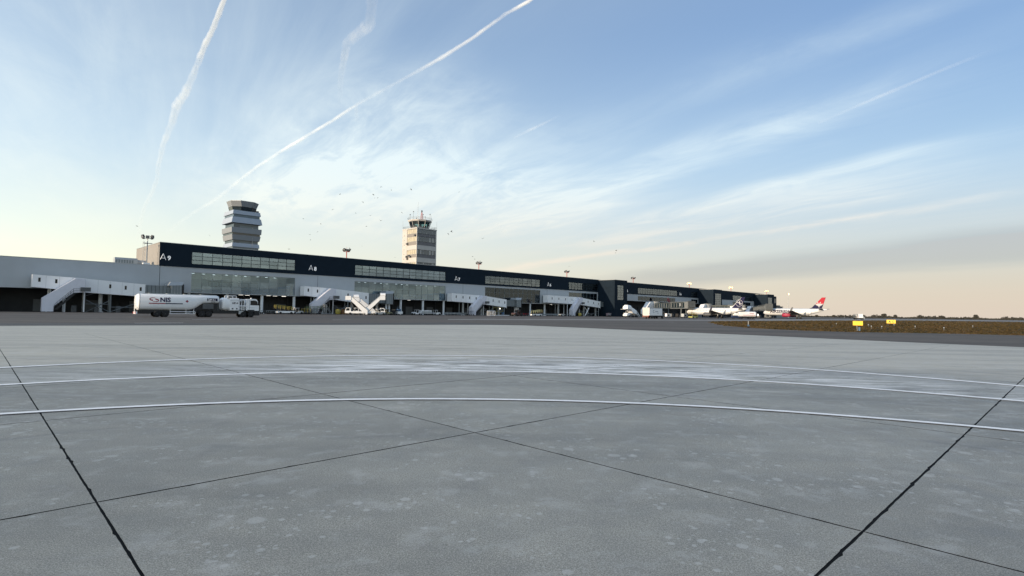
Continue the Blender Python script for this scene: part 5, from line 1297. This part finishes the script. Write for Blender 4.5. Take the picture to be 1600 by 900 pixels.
def serbia_fin(t, fu, zt, h, a, b, c, d):
    th = .17
    def q(s_, k):
        l = a+(d-a)*s_; r = b+(c-b)*s_; return l+(r-l)*k, zt+(h-zt)*s_
    fn = obj('tail_fin', MB().prism([q(.42, 0), q(1, 0), q(1, 1), q(.42, 1)], -th, th), REDP, t)
    obj('fin_base', MB().prism([(a+3.0, zt-.45), q(.16, 0), q(.418, 0), q(.418, 1), q(0, 1), q(-.1, .6)], -th, th), NAVYP, fn)
    e = MB(); y = th+.012; cx, cz = q(.40, .52); r0 = (h-zt)*.25
    def pl(pts): e.add([(cx-px*r0, y, cz+pz*r0) for px, pz in pts], [tuple(reversed(range(len(pts))))])
    for s_ in (-1, 1):
        pl([(0, .25), (s_*.35, .35), (s_*1.25, .32), (s_*.95, .08), (s_*1.05, -.08), (s_*.7, -.12), (s_*.72, -.3), (s_*.42, -.25), (s_*.4, -.5), (0, -.35)][::s_])
        pl([(s_*.08, .25), (s_*.2, .62), (s_*.5, .98), (s_*.62, .82), (s_*.4, .55), (s_*.35, .3)][::s_])
    pl([(-.2, -.35), (.2, -.35), (.12, -.7), (0, -1.0), (-.12, -.7)][::-1])
    obj('eagle_emblem', e, mat('emblem_white', (.45, .45, .46), .6), fn)
tl = at(1166.5, 480, 264); tl.z = 0
airliner(tl, 30.5, 3.45, 10.3, 26, 'white airliner with dark blue tail and crane emblem parked nose in', (GRIME, mat('winglet_dark', (.03, .03, .05), .4)), lot_fin)
ta = at(1292.5, 480, 300); ta.z = 0
AS, zc, R0, fu = airliner(ta, 33.5, 3.95, 11.9, 34, 'white airliner with red and dark blue tail and red engines, farthest right', (mat('engine_red', (.33, .015, .05), .4), WINGG), serbia_fin)
etch(fu, 'AIRSERBIA', 33.5*.865, R0*1.0, zc-R0*.30, 2.3, mat('title_navy', (.012, .012, .04), .6, spec=.1), False, .07)

# ------------------------------------------------------------------ glass boarding bridges beyond the first stair block
BRF = mat('bridge_frame', (.17, .185, .19), .55, .1)
BRD = mat('bridge_panel', (.055, .07, .075), .55)
BRR = mat('rotunda_steel', (.26, .28, .30), .45, .1)
def glass_bridge(rot, cab, label, stair_dir=-1):
    rot = Vector(rot); cab = Vector(cab); d = cab-rot; L_ = d.length; rz = atan2(d.y, d.x)
    t = thing('glass_boarding_bridge', label, 'boarding bridge', rot, rz, 'glass sided boarding bridges')
    # rotunda at the origin, tunnel along +x to the cab
    rt = obj('rotunda', MB().rod((0, 0, 4.6), (0, 0, 8.6), 2.5, 18), BRR, t)
    vs_ = MB()
    for k in range(18): a = k*pi/9; vs_.bar((cos(a)*2.53, sin(a)*2.53, 4.7), (cos(a)*2.53, sin(a)*2.53, 8.5), .07)
    obj('rib', vs_, BRF, rt); obj('column', MB().rod((0, 0, 0), (0, 0, 4.6), .6, 12), BRF, t)
    obj('cap', MB().rod((0, 0, 8.6), (0, 0, 8.9), 2.7, 18), BRF, rt)
    a, b = 2.3, L_-3.0; tb, tt = 4.8, 7.9
    tn = obj('tunnel', MB().box(a, b, -1.5, 1.5, tb, tb+.45).box(a, b, -1.5, 1.5, tt-.4, tt), BRD, t)
    obj('glazing', MB().box(a, b, -1.42, -1.38, tb+.46, tt-.41).box(a, b, 1.38, 1.42, tb+.46, tt-.41), TGLASS, tn)
    n = max(3, int((b-a)/2.6))
    for k in range(n+1):
        x = a+(b-a)*k/n
        for y in (-1.5, 1.5): obj('frame_post', MB().bar((x, y, tb+.46), (x, y, tt-.41), .16), BRF, tn)
    m2 = (a+b)/2+2; obj('tunnel_sleeve', MB().box(m2, b+.4, -1.75, 1.75, tb-.25, tb).box(m2, b+.4, -1.75, 1.75, tt+.003, tt+.25).box(m2, m2+.25, -1.78, -1.52, tb, tt).box(b, b+.3, -1.78, -1.52, tb, tt), BRF, tn)
    obj('notice', MB().box(b-5, b-3.4, -1.80, -1.77, tb+1.1, tb+2.6), LGREY, tn); obj('notice', MB().box(b-5, b-3.4, 1.77, 1.80, tb+1.1, tb+2.6), COLUMN, tn)
    obj('drive_frame', MB().box(b-4, b-3.6, -1.6, -1.2, 0.8, tb-.25).box(b-4, b-3.6, 1.2, 1.6, .8, tb-.25).box(b-4.2, b-3.3, -1.9, 1.9, .6, 1.0), BRF, t)
    for y in (-1.6, 1.6): obj('wheel', MB().rod((b-3.8, y-.2, .55), (b-3.8, y+.2, .55), .55, 12), BLACK, t)
    cb = obj('cab', MB().box(b+.42, L_+.6, -1.9, 1.9, tb-.2, tt+.2), BRF, t)
    for k in range(6):
        x = b+.6+k*.55
        for y in (-1.93, 1.93): obj('cab_rib', MB().bar((x, y, tb), (x, y, tt), .09), BRF, cb); obj('canopy', MB().prism([(L_+.6, tb+.2), (L_+1.4, tb+.4), (L_+1.2, tt+.5), (L_-.4, tt+.4), (L_-.4, tt+.203), (L_+.6, tt+.203)], -1.9, 1.9), BRF, cb)
    st = MB()
    for y in (1.95, 2.9):
        for k in range(2): st.bar((b+.8-k*.1, y, tb-.2+k*1.0), (b-4.6, y, .2+k*1.0), .1)
    obj('service_stair', st, BRF, t)
    return t
def white_shed(u_, off, w, label):
    # white sloping stair housing leading up to the rotunda
    t = thing('stair_housing', label, 'stair housing', fw(u_, off), FROT, 'white sloping stair housings')
    obj('housing', MB().prism([(0, 1.6), (0, 3.6), (w*.62, 8.4), (w, 8.6), (w, 4.9), (w*.72, 4.9), (w*.12, 1.6)], -1.4, 1.4), WHITE2, t)
    j = MB()
    for k in range(1, 7): x = w*k/7; z0 = 1.6 if x < w*.12 else (1.6+3.3*min(1, (x-w*.12)/(w*.6))); z1 = 3.6+4.8*min(1, x/(w*.62)); j.box(x-.03, x+.03, -1.44, -1.402, z0+.05, z1-.05)
    obj('panel_joint', j, LGREY, t); obj('foot', MB().box(.1, w*.16, -1.3, 1.3, 0, 1.597).box(w-.5, w-.1, -1.2, 1.2, 0, 4.89), STEEL, t)
hdv = Vector((sin(AZ-pi/2), cos(AZ-pi/2), 0)); port = Vector((-hdv.y, hdv.x, 0))
def bridge_for(px, off, tailp, L_, k, lab, shed_lab):
    u_ = fac(px, 480, off)[0]; r_ = fw(u_, off); c = tailp+hdv*(L_*k)+port*4.2
    glass_bridge(r_, c, lab); white_shed(u_-11.5, off-1.0, 9.0, shed_lab)
bridge_for(1024, 14, tl, 30.5, .86, 'glass sided boarding bridge with drum rotunda reaching the nose of the dark tailed aircraft', 'white sloping stair housing right of the white high loader')
bridge_for(1178, 12, ta, 33.5, .86, 'glass sided boarding bridge reaching the red tailed aircraft', 'white sloping stair housing right of the dark aircraft tail')
u_ = fac(1106, 480, 13)[0]; glass_bridge(fw(u_, 13), fw(u_+6, 34), 'glass sided boarding bridge behind the dark tailed aircraft fuselage'); white_shed(u_-10.5, 12, 8.5, 'white sloping stair housing above the front of the dark tailed aircraft')
t = thing('red_banner', 'dark red sail shaped sign above the glass boarding bridge', 'sign', fw(fac(1044.5, 480, 6)[0], 6), FROT)
obj('panel', MB().prism([(-1.9, 9.6), (-.7, 11.9), (.4, 11.5), (2.2, 9.2), (.6, 8.7), (-.6, 9.9)], -.1, .1), DRED, t); obj('post', MB().bar((0, 0, 0), (0, 0, 9.0), .25), STEEL, t)
# equipment around the stands, each a small machine
sr = random.Random(21)
for i, (px, off, lab) in enumerate(((1049, 30, 'grey service stair unit under the glass tunnel, left of the belt loader'), (1060, 34, 'dark towable generator under the glass tunnel cab'), (1069, 46, 'grey towable unit beside the glass bridge cab'), (1186, 40, 'grey towable unit under the far glass bridge'), (1197, 46, 'dark towable unit under the far glass bridge cab'), (1043, 36, 'white towable unit just right of the box truck'))):
    u_, _ = fac(px, 490, off); t = thing('towable_unit', lab, 'ground unit', fw(u_, off), hd(HD+sr.uniform(-15, 15)), 'towable units at the glass bridges')
    m = (GRIME, CHASSIS, LGREY, GRIME, CHASSIS, WHITE)[i]
    obj('housing', MB().prism([(-1.5, .5), (1.5, .5), (1.5, 1.7), (1.1, 2.0), (-1.5, 2.0)], -.8, .8), m, t); obj('drawbar', MB().bar((1.5, 0, .5), (2.7, 0, .35), .1), GRIME, t); obj('grille', MB().box(-1.1, .6, -.83, -.801, .8, 1.6), CHASSIS, t)
    for x in (-.9, .9):
        for y in (-.75, .75): wheel(t, x, y, .3, .22)
# low terminal annexe beyond the end, seen over the red tailed aircraft
t = thing('low_annexe', 'low grey pier annexe with dark windows beyond the terminal end', 'building', fw(442, 2), FROT)
obj('wall', MB().box(0, 30, -2, 10, 0, 9.2), GREYM, t); obj('roof', MB().box(-.2, 30.4, -2.4, 10, 9.203, 9.8), FRAME, t)
wm = MB().box(-1.1, 1.1, -.04, 0, -.8, .8).mesh('window'); wm.materials.append(TGLASS2)
for k in range(9): obj('window', wm, None, t, (2+k*3.2, -2.005, 7.4))
obj('roof_unit', MB().box(24, 30, 0, 4, 9.81, 10.8), GRIME, t)

# ------------------------------------------------------------------ signs and lights on the grass
p = gnd(1340.5, 517.2); t = thing('taxiway_sign', 'plain yellow sign on a thin post at the near edge of the grass', 'sign', (p.x, p.y, 0), -R(28))
obj('board', MB().box(-.46, .46, -.05, .05, .62, 1.06), SIGNY, t); obj('edge', MB().box(-.48, .48, -.04, .04, 1.063, 1.085).box(-.48, .48, -.04, .04, .598, .617), mat('sign_orange', (.6, .3, .02), .5), t)
obj('post', MB().rod((-.06, .02, 0), (-.09, .02, .60), .022, 6), LGREY, t); obj('junction_box', MB().box(.04, .22, -.06, .08, 0, .42), BLUEP, t)
p = gnd(1392.5, 509.5); t = thing('taxiway_sign', 'yellow sign with two dark characters at the right edge of the grass', 'sign', (p.x, p.y, 0), -R(34))
obj('board', MB().box(-.66, .66, -.06, .06, .48, 1.1), SIGNY, t); obj('leg', MB().box(-.5, -.44, -.03, .03, 0, .477), GRIME, t); obj('leg', MB().box(.44, .5, -.03, .03, 0, .477), GRIME, t)
etch(t, 'A', -.38, -.068, .60, .5, INK, True, .02); etch(t, 'C', .12, -.068, .60, .5, mat('sign_brown', (.25, .13, .02), .5), True, .012)
ld = 'small white edge light in the dry grass'
for i, (x, y) in enumerate(((1306.9, 508.8), (1357, 511.0), (1361.6, 514.0), (1377.8, 514.6), (1397, 510.5), (1430, 514), (1475, 517), (1520, 513))):
    p = gnd(x, y); t = thing('edge_light', ld, 'edge light', (p.x, p.y, 0), 0, 'edge lights in the grass')
    obj('base', MB().rod((0, 0, 0), (0, 0, .28), .05, 6), GRIME, t); obj('globe', MB().ball((0, 0, .36), .075, .075, .075, 8, 5), LGREY, t)
p = gnd(1169.3, 510.5); t = thing('marker_post', 'short pale marker post at the tip of the grass', 'post', (p.x, p.y, 0)); obj('post', MB().rod((0, 0, 0), (0, 0, .75), .04, 6), LGREY, t); obj('box', MB().box(-.1, .1, -.1, .1, 0, .28), BLUEP, t)

# ------------------------------------------------------------------ birds and condensation trails
br = random.Random(9)
def bird_mesh(flap):
    m = MB()
    m.loft([[(x, cos(2*pi*i/6)*r_, sin(2*pi*i/6)*r_) for i in range(6)] for x, r_ in ((.26, .015), (.18, .05), (.05, .07), (-.12, .05), (-.3, .03))])
    for s_ in (-1, 1):
        m.add([(.10, s_*.05, .03), (-.10, s_*.05, .03), (-.10, s_*.28, .03+flap*.6), (.06, s_*.28, .04+flap*.6)], [(0, 1, 2, 3)])
        m.add([(.06, s_*.28, .04+flap*.6), (-.10, s_*.28, .03+flap*.6), (-.16, s_*.52, flap), (-.04, s_*.55, flap)], [(0, 1, 2, 3)])
    m.add([(-.28, -.03, 0), (-.28, .03, 0), (-.45, .08, 0), (-.45, -.08, 0)], [(0, 1, 2, 3)])
    me = m.mesh('bird'); me.materials.append(BIRD); return me
bm_ = [bird_mesh(f) for f in (.22, -.12, .08)]
for i, (x, y) in enumerate(((584, 305), (583.5, 303.7), (585.5, 309.5), (590, 309.3), (567, 315.5), (578.5, 336.7), (594.8, 344.8), (496.5, 362), (484.3, 366.5), (485, 375), (452, 389), (628, 332.3), (705.3, 362), (700.5, 365.3), (738.5, 401), (642.7, 296.6), (596, 292), (611.5, 297), (531, 303.7), (572.4, 353.5), (327.8, 368), (214.5, 353.5), (717, 300), (565.7, 384.6), (754.7, 372.6), (962.7, 391), (961.7, 395), (928, 377.6), (889.6, 416), (742, 405), (750, 409), (520, 327), (556, 333), (501, 350), (617, 402), (474, 342), (546, 388))):
    p = at(x, y, br.uniform(150, 235)); o = bpy.data.objects.new('bird', bm_[i % 3]); col.objects.link(o); o.location = p
    o.rotation_euler = (br.uniform(-.5, .5), br.uniform(-.3, .3), br.uniform(0, 6.28)); o.scale = (1.15,)*3 if i in (15, 12, 6, 21) else (.8,)*3
    tag(o, 'small dark bird flying in the loose flock over the terminal', 'bird', 'birds over the terminal')
def trail_mat():
    m = bpy.data.materials.new('ice_trail'); m.use_nodes = True; nt = m.node_tree; nt.nodes.clear(); q = NT(nt)
    out = q.N('ShaderNodeOutputMaterial'); tr = q.N('ShaderNodeBsdfTransparent'); df = q.N('ShaderNodeBsdfDiffuse'); tl_ = q.N('ShaderNodeBsdfTranslucent')
    for n in (df, tl_): n.inputs[0].default_value = (.95, .95, .95, 1)
    ms = q.N('ShaderNodeMixShader'); ms.inputs[0].default_value = .15; q.L.new(df.outputs[0], ms.inputs[1]); q.L.new(tl_.outputs[0], ms.inputs[2])
    lw = q.N('ShaderNodeLayerWeight'); lw.inputs[0].default_value = .5
    at_ = q.N('ShaderNodeAttribute'); at_.attribute_name = 'dens'
    P = q.N('ShaderNodeNewGeometry').outputs['Position']; ns = q.noise(P, .00045, 5, .6)
    thick = q.M('POWER', q.M('SUBTRACT', 1.0, lw.outputs['Facing']), 1.5)
    a = q.M('MULTIPLY', q.M('MULTIPLY', thick, at_.outputs['Fac']), q.mr(ns, .32, .6, .35, 1.25))
    mx = q.N('ShaderNodeMixShader'); q.L.new(a, mx.inputs[0]); q.L.new(tr.outputs[0], mx.inputs[1]); q.L.new(ms.outputs[0], mx.inputs[2]); q.L.new(mx.outputs[0], out.inputs[0]); return m
TRAIL = trail_mat()
def contrail(pts, label, alt=9000.0):
    # pts: (pixel x, pixel y, half width in pixels, density), laid out on a level at flight altitude
    r_ = random.Random(len(pts)+int(pts[0][0])); P = []
    for k in range(len(pts)-1):
        a, b = pts[k], pts[k+1]; n = 7
        for i in range(n if k < len(pts)-2 else n+1): P.append([a[j]+(b[j]-a[j])*i/n for j in range(4)])
    W_ = [gnd(p[0]+r_.uniform(-.5, .5), p[1], alt) for p in P]
    rings = []; dens = []
    for i, (p, w) in enumerate(zip(P, W_)):
        d = (W_[min(i+1, len(W_)-1)]-W_[max(i-1, 0)]).normalized(); dist = w.length
        q_ = d.to_track_quat('Z', 'Y'); rad = p[2]*.92*dist/FPX*r_.uniform(.88, 1.14)
        n = 12; e0 = q_ @ Vector((1, 0, 0)); e1 = q_ @ Vector((0, 1, 0))
        rings.append([w+e0*(cos(2*pi*j/n)*rad)+e1*(sin(2*pi*j/n)*rad) for j in range(n)]); dens += [p[3]]*n
    me = MB().loft(rings, cap=False).mesh('contrail'); at_ = me.attributes.new('dens', 'FLOAT', 'POINT'); at_.data.foreach_set('value', dens)
    o = obj('contrail', me, TRAIL); tag(o, label, 'contrail', 'contrails'); o.visible_shadow = True
contrail([(365, -60, 3.4, .9), (350, 0, 3.6, .9), (335, 40, 4.0, .9), (321, 68, 4.2, .9), (305, 110, 4.5, .85), (290, 145, 6.0, .8), (276, 165, 6.5, .8), (268, 195, 4.8, .9), (255, 225, 4.2, .8), (247, 262, 3.6, .8), (246, 280, 3.2, .75), (237, 302, 2.9, .8), (225, 325, 2.8, .8), (219, 352, 2.8, .8), (215, 376, 2.6, .4)], 'broad white contrail falling steeply at the left edge of the sky')
contrail([(850, -15, 2.8, .5), (826, 2, 2.8, .55), (790, 22, 3.2, .45), (735, 62, 3.0, .4), (690, 90, 3.6, .34), (655, 110, 3.0, .12), (600, 140, 3.0, .05), (560, 162, 2.6, .22), (520, 188, 2.8, .6), (480, 212, 3.0, .65), (440, 236, 3.0, .65), (400, 262, 2.8, .6), (370, 285, 2.8, .5), (340, 310, 3.2, .45), (300, 334, 2.8, .3), (262, 362, 2.6, .12)], 'long white contrail slanting from the top centre down toward the modern tower')
contrail([(582, -10, 9, .12), (578, 38, 9, .2), (560, 52, 9, .3), (542, 68, 8, .35), (538, 90, 6, .3), (533, 120, 5, .15), (530, 165, 4, .06)], 'short broken smoky contrail near the top centre left')
contrail([(556, 165, 3, .25), (558, 190, 3, .12)], 'faint contrail stub hanging under the long slanting contrail')
contrail([(802, 216, 2.6, .03), (830, 202, 3.0, .10), (860, 188, 2.6, .03), (880, 178, 2.4, 0)], 'faint short contrail in the middle of the sky')
contrail([(1280, 192, 2.4, .05), (1340, 165, 2.6, .05), (1400, 140, 2.8, .05), (1480, 106, 2.6, .03), (1560, 74, 2.4, .0)], 'thin contrail at the right edge of the sky')
contrail([(772, 345, 4, .15), (788, 362, 4, .3), (806, 388, 3, .1)], 'short faint contrail right of the old tower')
